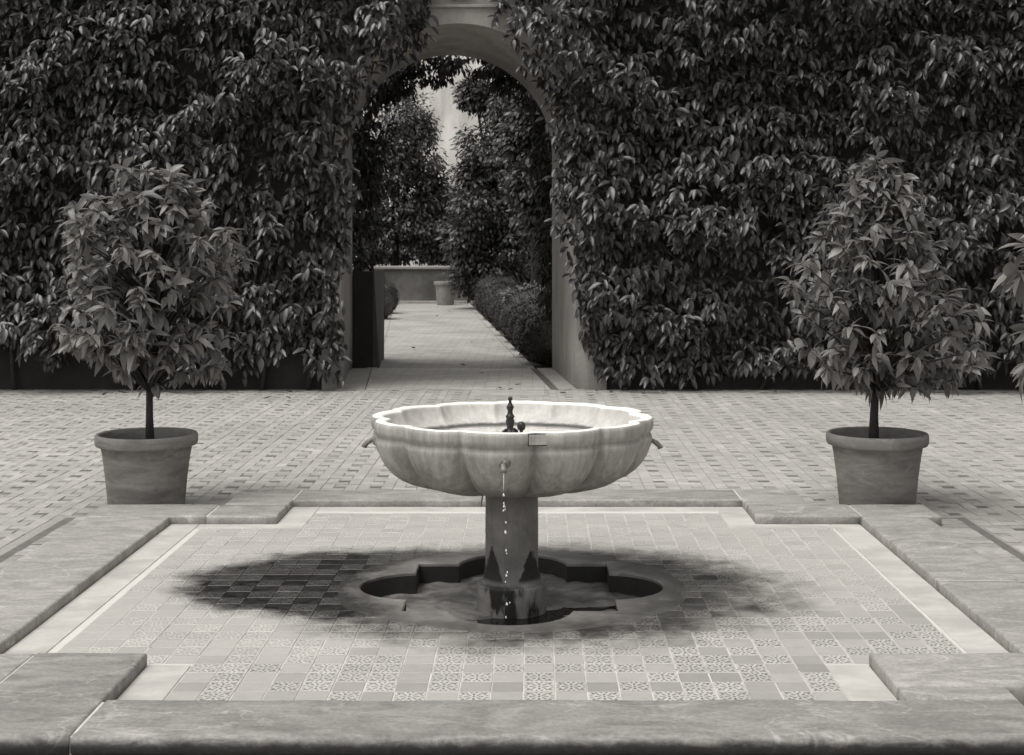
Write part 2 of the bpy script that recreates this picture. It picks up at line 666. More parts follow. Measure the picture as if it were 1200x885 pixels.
def m_path(name, lo, hi):
    """far brick path: courses too small to tell apart"""
    t = NT(name)
    p = t.pos()
    br = t.n('ShaderNodeTexBrick')
    t.L(p, br.inputs['Vector'])
    br.inputs['Scale'].default_value = 1.0
    br.inputs['Brick Width'].default_value = .28
    br.inputs['Row Height'].default_value = .14
    br.inputs['Mortar Size'].default_value = .006
    br.inputs['Color1'].default_value = (1, 1, 1, 1)
    br.inputs['Color2'].default_value = (.82, .82, .82, 1)
    br.inputs['Mortar'].default_value = (.55, .55, .55, 1)
    bwn = t.n('ShaderNodeRGBToBW')
    t.L(br.outputs['Color'], bwn.inputs[0])
    a = t.noise(p, .7, 6, .65, .5)
    b = t.noise(t.map(p, (1, .5, 1)), 8, 5, .6)
    v = t.lerp(t.smooth(a, .3, .7), lo, hi)
    v = t.math('MULTIPLY', v, t.lerp(b, .8, 1.2))
    v = t.math('MULTIPLY', v, bwn.outputs[0])
    t.grey(v)
    t.rough(.75)
    t.bump(br.outputs['Fac'], -.3, .004)
    return t.m


def m_water(name, base, rough=.03):
    t = NT(name)
    t.b.inputs['Base Color'].default_value = tint(base)
    t.b.inputs['Roughness'].default_value = rough
    t.b.inputs['IOR'].default_value = 1.33
    t.b.inputs['Specular IOR Level'].default_value = .5
    t.b.inputs['Transmission Weight'].default_value = .8
    t.bump(t.noise(t.pos(), 14, 3, .5, .5), .25, .01)
    return t.m


M['tile_plain'] = m_tile_plain()
M['tile_star'] = m_tile_star()
M['bed'] = m_bed()
M['collar'] = m_collar()
M['pit'] = m_pit()
M['bowl'] = m_bowl(False)
M['bowl_inner'] = m_bowl(True)
M['column'] = m_column()
M['terracotta'] = m_terracotta()
M['path'] = m_path('path_brick', .28, .39)
M['threshold'] = m_path('threshold_brick', .42, .53)
M['water'] = m_water('bowl_water', .8)
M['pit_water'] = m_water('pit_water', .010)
M['pit_water'].node_tree.nodes['Principled BSDF'].inputs['Transmission Weight'].default_value = .0
t = NT('water_drop')
t.b.inputs['Base Color'].default_value = (.9, .9, .88, 1)
t.b.inputs['Roughness'].default_value = .05
t.b.inputs['Transmission Weight'].default_value = .5
M['drop'] = t.m



# ------------------------------------------------------------------ ground
def ring_sheet(name, X0, X1, Y0, Y1, x0, x1, y0, y1, z):
    V = [(X0, Y0, z), (X1, Y0, z), (X1, Y1, z), (X0, Y1, z), (x0, y0, z), (x1, y0, z), (x1, y1, z), (x0, y1, z)]
    return me(name, V, [(0, 1, 5, 4), (1, 2, 6, 5), (2, 3, 7, 6), (3, 0, 4, 7)])


g = ob('ground', ring_sheet('ground', -400, 400, -300, 600, -1.05, .85, 6.05, 7.95, -.03), M['earth'])
tag(g, 'dark earth under and around the gardens', 'ground', kind='structure')

paving = ob('paving', ring_sheet('paving', -10, 10, -2, 16.9, -1.0, .8, 6.1, 7.9, -.0045), M['joint_sand'])
tag(paving, 'pale brick paving of the courtyard laid round small dark squares', 'paving', kind='structure')


def brick_template(l, wd, h, ch):
    V = []
    for ins, z in ((0, -h), (0, -ch), (ch, 0)):
        x, y = l / 2 - ins, wd / 2 - ins
        V += [(-x, -y, z), (x, -y, z), (x, y, z), (-x, y, z)]
    F = [(8, 9, 10, 11)]
    for a in (0, 4):
        for i in range(4):
            k = (i + 1) % 4
            F.append((a + i, a + k, a + 4 + k, a + 4 + i))
    return V, F


def in_plus(x, y, m):
    a = (-2.86 - .04 < x < 2.64 + .04 and AY0 - KW - m < y < AY1 + KW + m)
    b = (AX0 - KW - m < x < AX1 + KW + m and IY0 - KW - m < y < IY1 + KW + m)
    return a or b


U = .0825                           # bricks laid windmill fashion round small dark squares
bricks, squares = [], []


def paved(x, y):
    if y > 16.74 or y < 1.8 or in_plus(x, y, .05):
        return False
    return not (-.74 < x < .18 and 16.10 < y)


for ix in range(-37, 37):
    for iy in range(7, 69):
        x, y = ix * 3 * U + .03, iy * 3 * U
        for c in ((x + U, y + U / 2, 0), (x + 2.5 * U, y + U, PI / 2), (x + 2 * U, y + 2.5 * U, 0), (x + U / 2, y + 2 * U, PI / 2)):
            if paved(c[0], c[1]):
                bricks.append(c)
        if paved(x + 1.5 * U, y + 1.5 * U):
            squares.append((x + 1.5 * U, y + 1.5 * U, 0))
BV, BF = brick_template(2 * U - .005, U - .005, .02, .002)
QV, QF = brick_template(U - .006, U - .006, .02, .003)
mesh_square = me('dark_square', QV, QF)
bmesh_brick = me('brick', BV, BF)
bricks = [(c, rnd.gauss(0, .0014), rnd.gauss(0, .008), rnd.gauss(0, .008), rnd.gauss(0, .012)) for c in bricks]
squares = [(c, rnd.gauss(-.002, .0014), rnd.gauss(0, .01), rnd.gauss(0, .01), rnd.gauss(0, .02)) for c in squares]
vis = sorted([b for b in bricks if seen((b[0][0], b[0][1], 0), 0)], key=lambda b: b[0][1])


def brick_M(b):
    c, dz, rx, ry, rz = b
    return Matrix.Translation((c[0], c[1], dz)) @ Matrix.Rotation(c[2] + rz, 4, 'Z') @ Matrix.Rotation(rx, 4, 'X') @ Matrix.Rotation(ry, 4, 'Y')


near = set(id(b) for b in vis[:300])
rest = []
for b in bricks:
    if id(b) in near:
        ob('brick', bmesh_brick, M['brick'], paving, brick_M(b))
    else:
        mm = brick_M(b)
        rest.append(([mm @ Vector(v) for v in BV], BF))
tag(ob('bricks', me('bricks', *merge(rest)), M['brick'], paving), kind='stuff')
near = set(id(b) for b in sorted([b for b in squares if seen((b[0][0], b[0][1], 0), 0)], key=lambda b: b[0][1])[:300])
rest = []
for b in squares:
    if id(b) in near:
        ob('dark_square', mesh_square, M['dark_square'], paving, brick_M(b))
    else:
        mm = brick_M(b)
        rest.append(([mm @ Vector(v) for v in QV], QF))
tag(ob('dark_squares', me('dark_squares', *merge(rest)), M['dark_square'], paving), kind='stuff')

# brick-on-edge courses and stone gutters beside the kerb
for x0, x1 in ((-2.80, -2.60), (2.30, 2.60)):
    ob('edging_bed', me('edging_bed', [(x0, 5.3, .001), (x1, 5.3, .001), (x1, 8.90, .001), (x0, 8.90, .001)], [(0, 1, 2, 3)]), M['gutter'], paving)
for x, wd in ((-2.713, .148), (2.457, .245)):
    edge_mesh = me('edging_brick', *brick_template(wd, .078, .03, .004))
    y = 5.36
    while y < 8.86:
        gap = .016 if rnd.random() < .7 else .009
        mm = Matrix.Translation((x, y, .012 + rnd.gauss(0, .0015))) @ Matrix.Rotation(rnd.gauss(0, .012), 4, 'Z')
        ob('edging_brick', edge_mesh, M['edging'], paving, mm)
        y += .078 + gap
for x0, x1 in ((-2.865, -2.79), (2.585, 2.655)):
    ob('gutter_stone', bm_me('gutter_stone', box_bm(x0, x1, 5.2, 8.9, -.03, .002, .004, 1)), M['gutter'], paving)

# plain cover slab in front of the archway
ob('cover_slab', bm_me('cover_slab', box_bm(-.70, .135, 16.16, 16.77, -.03, .003, .004, 1)), M['flag'], paving)

# ------------------------------------------------------------------ passage floor and garden path
def skew_quad(name, x0, x1, y0, y1, z, mat, ybase=WALL_Y):
    a, b = (y0 - ybase) * SK, (y1 - ybase) * SK
    h = .05
    V = [(x0 + a, y0, z - h), (x1 + a, y0, z - h), (x1 + b, y1, z - h), (x0 + b, y1, z - h)]
    V += [(v[0], v[1], z) for v in V]
    F = [(4, 5, 6, 7), (0, 1, 5, 4), (1, 2, 6, 5), (2, 3, 7, 6), (3, 0, 4, 7)]
    return me(name, V, F)


thr = ob('passage_floor', skew_quad('passage_floor', -1.93, .21, 16.79, 19.64, .002, M['threshold']), M['threshold'])
tag(thr, 'worn brick floor of the passage under the arch', 'floor', kind='structure')
ob('flagstone', skew_quad('flagstone', -2.28, -1.94, 16.79, 19.64, .006, M['flag']), M['flag'], thr)
ob('flagstone', skew_quad('flagstone', .30, .60, 16.79, 19.64, .006, M['flag']), M['flag'], thr)
ob('gutter_stone', skew_quad('gutter_stone', .215, .295, 16.79, 19.64, -.002, M['gutter']), M['gutter'], thr)
path = ob('garden_path', skew_quad('garden_path', -1.86, .14, 19.645, 41.2, .004, M['path']), M['path'])
tag(path, 'pale brick path of the garden beyond the arch', 'path', kind='structure')
ob('path_edging', skew_quad('path_edging', .145, .27, 19.645, 41.2, .010, M['path']), M['path'], path)
ob('path_edging', skew_quad('path_edging', -2.0, -1.865, 19.645, 41.2, .010, M['path']), M['path'], path)

# ------------------------------------------------------------------ sunk tiled floor with the fountain pit
N = 288
HS, LR, LC = .485, .28, .45


def quat_r(a):
    c, s = math.cos(a), math.sin(a)
    r = HS / max(abs(c), abs(s))
    for k in range(4):
        ca, sa = math.cos(k * PI / 2), math.sin(k * PI / 2)
        px, py = LC * ca, LC * sa
        bq = c * px + s * py
        disc = bq * bq - (LC * LC - LR * LR)
        if disc > 0 and bq > 0:
            r = max(r, bq + math.sqrt(disc))
    return r


ang = [2 * PI * i / N for i in range(N)]
QR = [quat_r(a) for a in ang]
# grout bed: plus-shaped region down to the pit edge. Strip quads from the pit outline out to a rectangle, then the arms.
V, F = [], []


def sq_r(a, hx0, hx1, hy0, hy1):
    c, s = math.cos(a), math.sin(a)
    rx = (hx1 if c > 0 else -hx0) / abs(c) if abs(c) > 1e-6 else 1e9
    ry = (hy1 if s > 0 else -hy0) / abs(s) if abs(s) > 1e-6 else 1e9
    return min(rx, ry)


zb = ZF - .0036
for i, a in enumerate(ang):
    V.append((FX + QR[i] * math.cos(a), FY + QR[i] * math.sin(a), zb))
for i, a in enumerate(ang):
    V.append((FX + .95 * math.cos(a), FY + .95 * math.sin(a), zb))
for i, a in enumerate(ang):
    r = sq_r(a, AX0 - FX - .05, AX1 - FX + .05, AY0 - FY - .05, AY1 - FY + .05)
    V.append((FX + r * math.cos(a), FY + r * math.sin(a), zb))
for j in range(2):
    for i in range(N):
        k = (i + 1) % N
        F.append((j * N + i, (j + 1) * N + i, (j + 1) * N + k, j * N + k))
for x0, x1, y0, y1 in ((IX0 - .05, AX0 - .06, AY0 - .05, AY1 + .05), (AX1 + .06, IX1 + .05, AY0 - .05, AY1 + .05),
                       (AX0 - .05, AX1 + .05, IY0 - .05, AY0 - .06), (AX0 - .05, AX1 + .05, AY1 + .06, IY1 + .05)):
    b = len(V)
    V += [(x0, y0, zb), (x1, y0, zb), (x1, y1, zb), (x0, y1, zb)]
    F.append((b, b + 1, b + 2, b + 3))
floor = ob('tiled_floor', me('tiled_floor', V, F), M['bed'])
tag(floor, 'sunk cross-shaped floor of checkered relief tiles round the fountain', 'floor', kind='structure')

# pale marble strips between tiles and kerb
SW = .17
strips = [(IX0 + .002, IX0 + SW, AY0 + .002, AY1 - .002), (IX1 - SW, IX1 - .002, AY0 + .002, AY1 - .002),
          (AX0 + .002, AX0 + SW, IY0 + .002, AY0 - .004), (AX1 - SW, AX1 - .002, IY0 + .002, AY0 - .004),
          (AX0 + .002, AX0 + SW, AY1 + .004, IY1 - .002), (AX1 - SW, AX1 - .002, AY1 + .004, IY1 - .002),
          (AX0 + SW + .004, AX1 - SW - .004, IY1 - .13, IY1 - .002),
          (IX0 + SW + .004, AX0 + SW, AY1 - .12, AY1 - .002), (AX1 - SW, IX1 - SW - .004, AY1 - .12, AY1 - .002)]
for x0, x1, y0, y1 in strips:
    L = max(x1 - x0, y1 - y0)
    nseg = max(1, round(L / 1.45))
    for q in range(nseg):
        if y1 - y0 > x1 - x0:
            a0, a1 = y0 + (y1 - y0) * q / nseg, y0 + (y1 - y0) * (q + 1) / nseg - .003
            bm = box_bm(x0, x1, a0, a1, ZF - .02, ZF + .001, .002, 1)
        else:
            a0, a1 = x0 + (x1 - x0) * q / nseg, x0 + (x1 - x0) * (q + 1) / nseg - .003
            bm = box_bm(a0, a1, y0, y1, ZF - .02, ZF + .001, .002, 1)
        ob('marble_strip', bm_me('marble_strip', bm), M['marble_strip'], floor)

# tiles
TS = .1186
COLLAR_R = .84
tv, tf = brick_template(TS - .004, TS - .004, .012, .0012)


def tile_mesh(name):
    m = me(name, tv, tf)
    uvl = m.uv_layers.new(name='UVMap')
    for lp in m.loops:
        co = m.vertices[lp.vertex_index].co
        uvl.data[lp.index].uv = (co.x / TS + .5, co.y / TS + .5)
    return m


mesh_plain, mesh_star = tile_mesh('plain_tile'), tile_mesh('relief_tile')
tiles = []
x_start = AX0 + SW + .0015 + TS / 2
y_start = IY0 + .003 + TS / 2
for i in range(-6, 28):
    for j in range(0, 34):
        x, y = x_start + i * TS, y_start + j * TS
        h = TS / 2
        ok1 = x - h > AX0 + SW - .001 and x + h < AX1 - SW + .003 and y + h < IY1 - .13
        ok2 = x - h > IX0 + SW - .001 and x + h < IX1 - SW + .003 and AY0 < y - h and y + h < AY1 - .12
        ok2 = ok2 or (x - h > IX0 + SW - .001 and x + h < IX1 - SW + .003 and AY0 - .0 < y - h and y + h < AY1 - .12)
        if not (ok1 or ok2):
            continue
        if math.hypot(x - FX, y - FY) < .76 or any(math.hypot(x + ex - FX, y + ey - FY) < quat_r(math.atan2(y + ey - FY, x + ex - FX)) + .015
                                                  for ex in (-h, h) for ey in (-h, h)):
            continue
        star = ((i + j) % 2 == 0)
        if rnd.random() < (.34 if not star else .22):
            star = not star
        dz = (0.0 if star else -.0016) + max(-.001, min(.001, rnd.gauss(0, .0006)))
        mm = Matrix.Translation((x + rnd.gauss(0, .0008), y + rnd.gauss(0, .0008), ZF + dz)) @ Matrix.Rotation(rnd.gauss(0, .006), 4, 'Z') \
            @ Matrix.Rotation(rnd.uniform(-.003, .003), 4, 'X') @ Matrix.Rotation(rnd.uniform(-.003, .003), 4, 'Y')
        tiles.append((y, mm, star, rnd.randrange(4)))
tiles.sort(key=lambda q: q[0])
shown = 0
rest = {True: [], False: []}
for y, mm, star, rot in tiles:
    if shown < 300 and seen(mm.translation, 0):
        ob('relief_tile' if star else 'plain_tile', mesh_star if star else mesh_plain, M['tile_star'] if star else M['tile_plain'], floor, mm)
        shown += 1
    else:
        rest[star].append(mm)
for star, nm in ((True, 'relief_tiles'), (False, 'plain_tiles')):
    V, F = merge([([mm @ Vector(v) for v in tv], tf) for mm in rest[star]])
    m = me(nm, V, F)
    uvl = m.uv_layers.new(name='UVMap')
    nv = len(tv)
    for lp in m.loops:
        co = tv[lp.vertex_index % nv]
        uvl.data[lp.index].uv = (co[0] / TS + .5, co[1] / TS + .5)
    tag(ob(nm, m, M['tile_star'] if star else M['tile_plain'], floor), kind='stuff')

# cement collar round the pit (2 mm proud of the tiles, rounded at the pit edge)
V, F = [], []
rings = [('q', .0, ZF - .012), ('q', .0, ZF + .000), ('q', .006, ZF + .004), ('m', .5, ZF + .005), ('c', COLLAR_R - .05, ZF + .003), ('c', COLLAR_R, ZF - .001)]
for kind, p, z in rings:
    for i, a in enumerate(ang):
        if kind == 'q':
            r = QR[i] + p
        elif kind == 'm':
            r = QR[i] * .5 + COLLAR_R * .5
        else:
            r = p * (1 + .03 * mnoise.noise(Vector((math.cos(a) * 3, math.sin(a) * 3, 1.3))))
        V.append((FX + r * math.cos(a), FY + r * math.sin(a), z))
for j in range(len(rings) - 1):
    for i in range(N):
        k = (i + 1) % N
        F.append((j * N + i, (j + 1) * N + i, (j + 1) * N + k, j * N + k))
collar = ob('cement_collar', me('cement_collar', V, F), M['collar'], floor)

# pit: walls and an uneven bottom
V, F = [], []
for z in (ZF - .005, -.03, -.125):
    for i, a in enumerate(ang):
        V.append((FX + (QR[i] + .0005) * math.cos(a), FY + (QR[i] + .0005) * math.sin(a), z))
for j in range(2):
    for i in range(N):
        k = (i + 1) % N
        F.append((j * N + i, j * N + k, (j + 1) * N + k, (j + 1) * N + i))
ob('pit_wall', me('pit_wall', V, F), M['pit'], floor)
V, F = [], []
NR = 14
for q in range(1, NR + 1):
    for i, a in enumerate(ang):
        r = (QR[i] + .004) * q / NR
        x, y = r * math.cos(a), r * math.sin(a)
        z = -.082 + .009 * mnoise.noise(Vector((x * 4.5, y * 4.5, .4))) + .008 * mnoise.noise(Vector((x * 14, y * 14, 4)))
        z += -.034 * max(0, min(1, (-y - .10) / .22)) + .012 * max(0, min(1, (y - .1) / .3))
        z += -.022 * math.exp(-((y + .02 - .35 * (x - .3)) / .05) ** 2) * (1 if x > .1 else 0)
        V.append((FX + x, FY + y, z))
for q in range(NR - 1):
    for i in range(N):
        k = (i + 1) % N
        F.append((q * N + i, q * N + k, (q + 1) * N + k, (q + 1) * N + i))
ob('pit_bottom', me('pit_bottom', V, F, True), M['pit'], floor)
pw = []
for i, a in enumerate(ang):
    pw.append((FX + (QR[i] - .0002) * math.cos(a), FY + (QR[i] - .0002) * math.sin(a), -.0905))
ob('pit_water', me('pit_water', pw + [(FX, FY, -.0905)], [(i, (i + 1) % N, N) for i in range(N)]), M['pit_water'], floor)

# ------------------------------------------------------------------ stone kerb
kerb = thing('stone_kerb', 'broad worn marble kerb stepping in a cross round the sunk tiled floor', 'kerb', (FX, IY0 - KW, 0))


def slab(x0, x1, y0, y1, dz=0.0, mat='kerb', nose=False):
    j = .003
    zlow = .003 if nose else -.03
    bm = box_bm(x0 + j, x1 - j, y0 + j, y1 - j, zlow, ZK, 0)
    L, W = x1 - x0, y1 - y0
    ex = [e for e in bm.edges if abs(e.verts[0].co.x - e.verts[1].co.x) > .01]
    ey = [e for e in bm.edges if abs(e.verts[0].co.y - e.verts[1].co.y) > .01]
    bmesh.ops.subdivide_edges(bm, edges=ex, cuts=max(1, int(L / .09)), use_grid_fill=True)
    ey = [e for e in bm.edges if abs(e.verts[0].co.y - e.verts[1].co.y) > .01]
    bmesh.ops.subdivide_edges(bm, edges=ey, cuts=max(1, int(W / .09)), use_grid_fill=True)
    top = [e for e in bm.edges if all(v.co.z > ZK - 1e-4 for v in e.verts) and len(e.link_faces) == 2
           and abs(e.link_faces[0].normal.dot(e.link_faces[1].normal)) < .5]
    bm.normal_update()
    top = [e for e in bm.edges if all(v.co.z > ZK - 1e-4 for v in e.verts) and len(e.link_faces) == 2
           and abs(e.link_faces[0].normal.dot(e.link_faces[1].normal)) < .5]
    if nose:                         # the front edge is worked to a full round
        fr = [e for e in bm.edges if all(abs(v.co.y - y0 - j) < 1e-4 for v in e.verts) and abs(e.verts[0].co.x - e.verts[1].co.x) > 1e-4
              and (all(v.co.z > ZK - 1e-4 for v in e.verts) or all(v.co.z < zlow + 1e-4 for v in e.verts))]
        top = [e for e in top if e not in fr]
        bmesh.ops.bevel(bm, geom=fr, offset=.032, segments=6, affect='EDGES', profile=.5)
        bm.normal_update()
        top = [e for e in bm.edges if all(v.co.z > ZK - 1e-4 for v in e.verts) and len(e.link_faces) == 2
               and abs(e.link_faces[0].normal.dot(e.link_faces[1].normal)) < .5]
    bmesh.ops.bevel(bm, geom=top, offset=.012, segments=3, affect='EDGES', profile=.5)
    for v in bm.verts:
        p = Vector((v.co.x * 3, v.co.y * 3, 2.0))
        q = Vector((v.co.x * 11, v.co.y * 11, 5.0))
        dzz = .0035 * mnoise.noise(p) + .0018 * mnoise.noise(q)
        if v.co.z > ZK - .02:
            v.co.z += dzz + dz
        nx = .0045 * mnoise.noise(Vector((v.co.x * 5, v.co.y * 5, 9.0)))
        ny = .0045 * mnoise.noise(Vector((v.co.x * 5, v.co.y * 5, 17.0)))
        if v.co.z > ZK - .03:
            v.co.x += nx * .6
            v.co.y += ny
    m = bm_me('slab', bm, True)
    return ob('slab', m, M[mat], kerb)


OX0, OX1 = -2.635, IX1 + KW
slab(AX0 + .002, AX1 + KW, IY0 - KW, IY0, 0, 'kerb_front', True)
ob('riser', bm_me('riser', box_bm(AX0 - KW, AX1 + KW - .05, IY0 - KW + .07, IY0 - .05, -.03, .02)), M['gutter'], kerb)
slab(AX1, AX1 + KW, IY0, IY0 + .15, .001)
slab(AX1, OX1, IY0 + .15, AY0, .002)
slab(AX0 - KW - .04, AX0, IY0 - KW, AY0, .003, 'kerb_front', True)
slab(OX0, AX0 - KW - .04, AY0 - KW, AY0, 0)
slab(OX0, IX0, AY0, AY1, 0)
slab(OX0, AX0 - .42, AY1, AY1 + KW, .001)
slab(AX0 - .42, AX0, AY1, AY1 + KW, -.001)
slab(AX0 - .40, AX0, AY1 + KW, IY1 + KW, -.002)
slab(AX0, -.32, IY1, IY1 + KW, -.003)
slab(-.32, AX1, IY1, IY1 + KW, -.002)
slab(AX1, AX1 + KW, AY1 + KW, IY1 + KW, -.001)
slab(AX1, IX1 + .02, AY1, AY1 + KW, .002)
slab(IX1 + .02, OX1 + .09, AY1, AY1 + KW, .000)
slab(IX1, OX1, 6.95, AY1, .002)
slab(IX1, OX1, AY0, 6.95, -.001)
# pale mortar in the open joints
for x0, x1, y0, y1 in ((AX0 - .004, AX0 + .006, IY0 - KW + .02, IY0 - .02), (AX0 - KW - .045, AX0 - KW - .035, AY0 - KW + .02, AY0 - .02),
                       (AX0 - .425, AX0 - .415, AY1 + .02, AY1 + KW - .02), (OX0 + .02, IX0 - .02, AY1 - .005, AY1 + .005),
                       (AX0 - .39, AX0 - .02, AY1 + KW - .005, AY1 + KW + .005), (AX0 - .005, AX0 + .005, IY1 + .02, IY1 + KW - .02),
                       (AX1 + .02, AX1 + KW - .02, AY1 + KW - .005, AY1 + KW + .005), (AX1 - .005, AX1 + .005, IY1 + .02, IY1 + KW - .02),
                       (IX1 + .015, IX1 + .025, AY1 + .02, AY1 + KW - .02), (IX1 + .02, OX1 - .02, 6.945, 6.955)):
    ob('mortar_joint', bm_me('mortar_joint', box_bm(x0, x1, y0, y1, -.02, ZK - .005)), M['mortar'], kerb)

# ------------------------------------------------------------------ fountain
fo = thing('fountain', 'pale scalloped marble fountain bowl on a stained round column', 'fountain', (FX, FY, -.08))
TH0 = R(-90 - 5)                    # middle of the lobe facing the camera


def lobe(th):
    u = ((th - TH0) / (2 * PI / 12) + .5) % 1.0       # 0..1 across one lobe
    return math.sqrt(max(0.0, 1 - (2 * u - 1) ** 2 * .93))   # round lobe, sharp seam


outer = [(.130, .498), (.22, .500), (.31, .508), (.39, .518), (.46, .535), (.515, .552), (.560, .573), (.600, .602), (.632, .638), (.654, .674), (.668, .710),
         (.675, .738), (.677, .752), (.675, .762), (.670, .771), (.669, .778), (.672, .786), (.679, .795), (.683, .808), (.684, .832), (.682, .843), (.676, .849)]
inner = [(.655, .8515), (.632, .850), (.624, .844), (.618, .828), (.602, .795), (.575, .768), (.53, .745), (.46, .722), (.36, .703), (.24, .695), (.12, .692), (.02, .692)]
NB = 384
V, F = [], []
prof = [(r, z, 0) for r, z in outer] + [(r, z, 1) for r, z in inner]
for r, z, side in prof:
    if side == 0:
        k = .072 + .105 * max(0, min(1, (.77 - z) / .17))
        k *= max(0.0, min(1.0, (r - .13) / .17))
    else:
        k = .072 * max(0.0, min(1.0, (r - .40) / .2))
    for i in range(NB):
        a = 2 * PI * i / NB
        l = lobe(a)
        rr = r * (1 - k * (1 - l) / .73)
        wob = .0022 * mnoise.noise(Vector((math.cos(a) * 2.2, math.sin(a) * 2.2, z * 5)))
        rr += wob
        zz = z
        if z > .82:
            zz += .003 * mnoise.noise(Vector((math.cos(a) * 3.1, math.sin(a) * 3.1, 7.7))) + .0022 * mnoise.noise(Vector((math.cos(a) * 13, math.sin(a) * 13, 2.2)))
            rr += .0025 * mnoise.noise(Vector((math.cos(a) * 11, math.sin(a) * 11, 5.5 + side)))
        V.append((FX + rr * math.cos(a), FY + rr * math.sin(a), zz))
for j in range(len(prof) - 1):
    for i in range(NB):
        k = (i + 1) % NB
        F.append((j * NB + i, j * NB + k, (j + 1) * NB + k, (j + 1) * NB + i))
F.append(tuple((len(prof) - 1) * NB + i for i in range(NB)))
bm_ = me('bowl', V, F, True)
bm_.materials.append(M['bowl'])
bm_.materials.append(M['bowl_inner'])
for q, pl in enumerate(bm_.polygons):
    if q // NB >= len(outer) - 1:
        pl.material_index = 1
bowl = ob('bowl', bm_, None, fo)
# rectangular stone patch let into the rim
pa = R(-90 + 11.2)
for nm, ww, hh, out_, mt in (('rim_patch', .044, .023, .6610, 'bowl'), ('patch_joint', .048, .027, .6590, 'metal_dark')):
    bm = box_bm(-ww, ww, 0, .03, -hh, hh, .002, 1)
    ob(nm, bm_me(nm, bm), M[mt], bowl, Matrix.Translation((FX + out_ * math.cos(pa), FY + out_ * math.sin(pa), .819)) @ Matrix.Rotation(pa + PI / 2, 4, 'Z'))
V, F = lathe([(.0, .7405), (.57, .7405)], 96, False)
V = [(FX + x, FY + y, z) for x, y, z in V]
ob('water', me('water', V, F), M['water'], fo)

# column
prof = [(.168, -.11), (.168, -.02), (.167, .034), (.1665, .042), (.163, .048), (.156, .0505), (.1465, .051), (.1452, .053), (.1445, .057), (.139, .072), (.134, .092), (.130, .115), (.128, .14), (.127, .30), (.127, .44), (.129, .505)]
V, F = [], []
nc = 64
for r, z in prof:
    for i in range(nc):
        a = 2 * PI * i / nc
        rr = r + .0025 * mnoise.noise(Vector((math.cos(a) * 2, math.sin(a) * 2, z * 9)))
        V.append((FX + rr * math.cos(a), FY + rr * math.sin(a), z))
for j in range(len(prof) - 1):
    for i in range(nc):
        k = (i + 1) % nc
        F.append((j * nc + i, j * nc + k, (j + 1) * nc + k, (j + 1) * nc + i))
cm_ = me('column', V, F, True)
cm_.set_sharp_from_angle(angle=R(32))
ob('column', cm_, M['column'], fo)

# dark metal jet in the bowl: turned baluster with small feet
jp = [(.030, .690), (.030, .742), (.033, .752), (.028, .768), (.023, .776), (.019, .782), (.015, .792), (.018, .802), (.021, .812), (.021, .826), (.017, .836),
      (.021, .842), (.022, .848), (.016, .854), (.012, .864), (.013, .876), (.017, .886), (.018, .894), (.012, .902), (.008, .912), (.007, .922), (.011, .928), (.011, .934), (.006, .942)]
V, F = lathe(jp, 24)
jx, jy = FX - .008, FY
jet = ob('jet_nozzle', me('jet_nozzle', [(jx + x, jy + y, z) for x, y, z in V], F, True), M['metal_dark'], fo)
for k in range(4):
    a = k * PI / 2 + .5
    V, F = tube([(jx + .02 * math.cos(a), jy + .02 * math.sin(a), .785), (jx + .035 * math.cos(a), jy + .035 * math.sin(a), .775),
                 (jx + .042 * math.cos(a), jy + .042 * math.sin(a), .752), (jx + .046 * math.cos(a), jy + .046 * math.sin(a), .69)], [.006, .008, .007, .008], 8)
    ob('foot', me('foot', V, F, True), M['metal_dark'], jet)
# small overflow cap beside it
V, F = lathe([(.008, .69), (.008, .758), (.018, .766), (.022, .780), (.019, .794), (.010, .802), (.002, .804)], 20)
ob('overflow_cap', me('overflow_cap', [(FX + .045 + x, FY + .14 + y, z) for x, y, z in V], F, True), M['metal_dark'], fo)

# four spouts
for ad, zz in ((-92, .722), (-182, .728), (-1, .728), (88, .728)):
    a = R(ad)
    ca, sa = math.cos(a), math.sin(a)
    l = lobe(a % (2 * PI))
    r0 = .668

    def at(r, z):
        return (FX + ca * r, FY + sa * r, z)
    V, F = tube([at(r0 - .03, zz + .004), at(r0 + .012, zz + .002), at(r0 + .030, zz - .008), at(r0 + .046, zz - .024), at(r0 + .050, zz - .034)],
                [.012, .012, .0125, .0125, .014], 12)
    sp = ob('spout', me('spout', V, F, True), M['metal_spout'], fo)
    V, F = lathe([(.030, -.012), (.030, .003), (.024, .008), (.018, .012), (.010, .014)], 16)
    mm = Matrix.Translation(at(r0 - .006, zz + .004)) @ Matrix.Rotation(a, 4, 'Z') @ Matrix.Rotation(PI / 2, 4, 'Y')
    ob('rosette', me('rosette', [mm @ Vector(v) for v in V], F, True), M['metal_spout'], sp)

# the trickle from the front spout
sx, sy = FX + math.cos(R(-92)) * .718, FY + math.sin(R(-92)) * .718
tr = thing('water_trickle', 'thin trickle of bright drops falling from the front spout', 'water', (sx, sy, -.09))
V, F = tube([(sx, sy, .690), (sx, sy, .66), (sx, sy, .63), (sx, sy, .605)], [.003, .0022, .0018, .001], 8)
ob('thread', me('thread', V, F, True), M['drop'], tr)


def drop(x, y, z, r):
    V, F = lathe([(.0001, -r), (r * .7, -r * .7), (r, 0), (r * .75, r * .8), (r * .3, r * 1.5), (.0001, r * 1.9)], 10)
    ob('drop', me('drop', [(x + a, y + b, z + c) for a, b, c in V], F, True), M['drop'], tr)


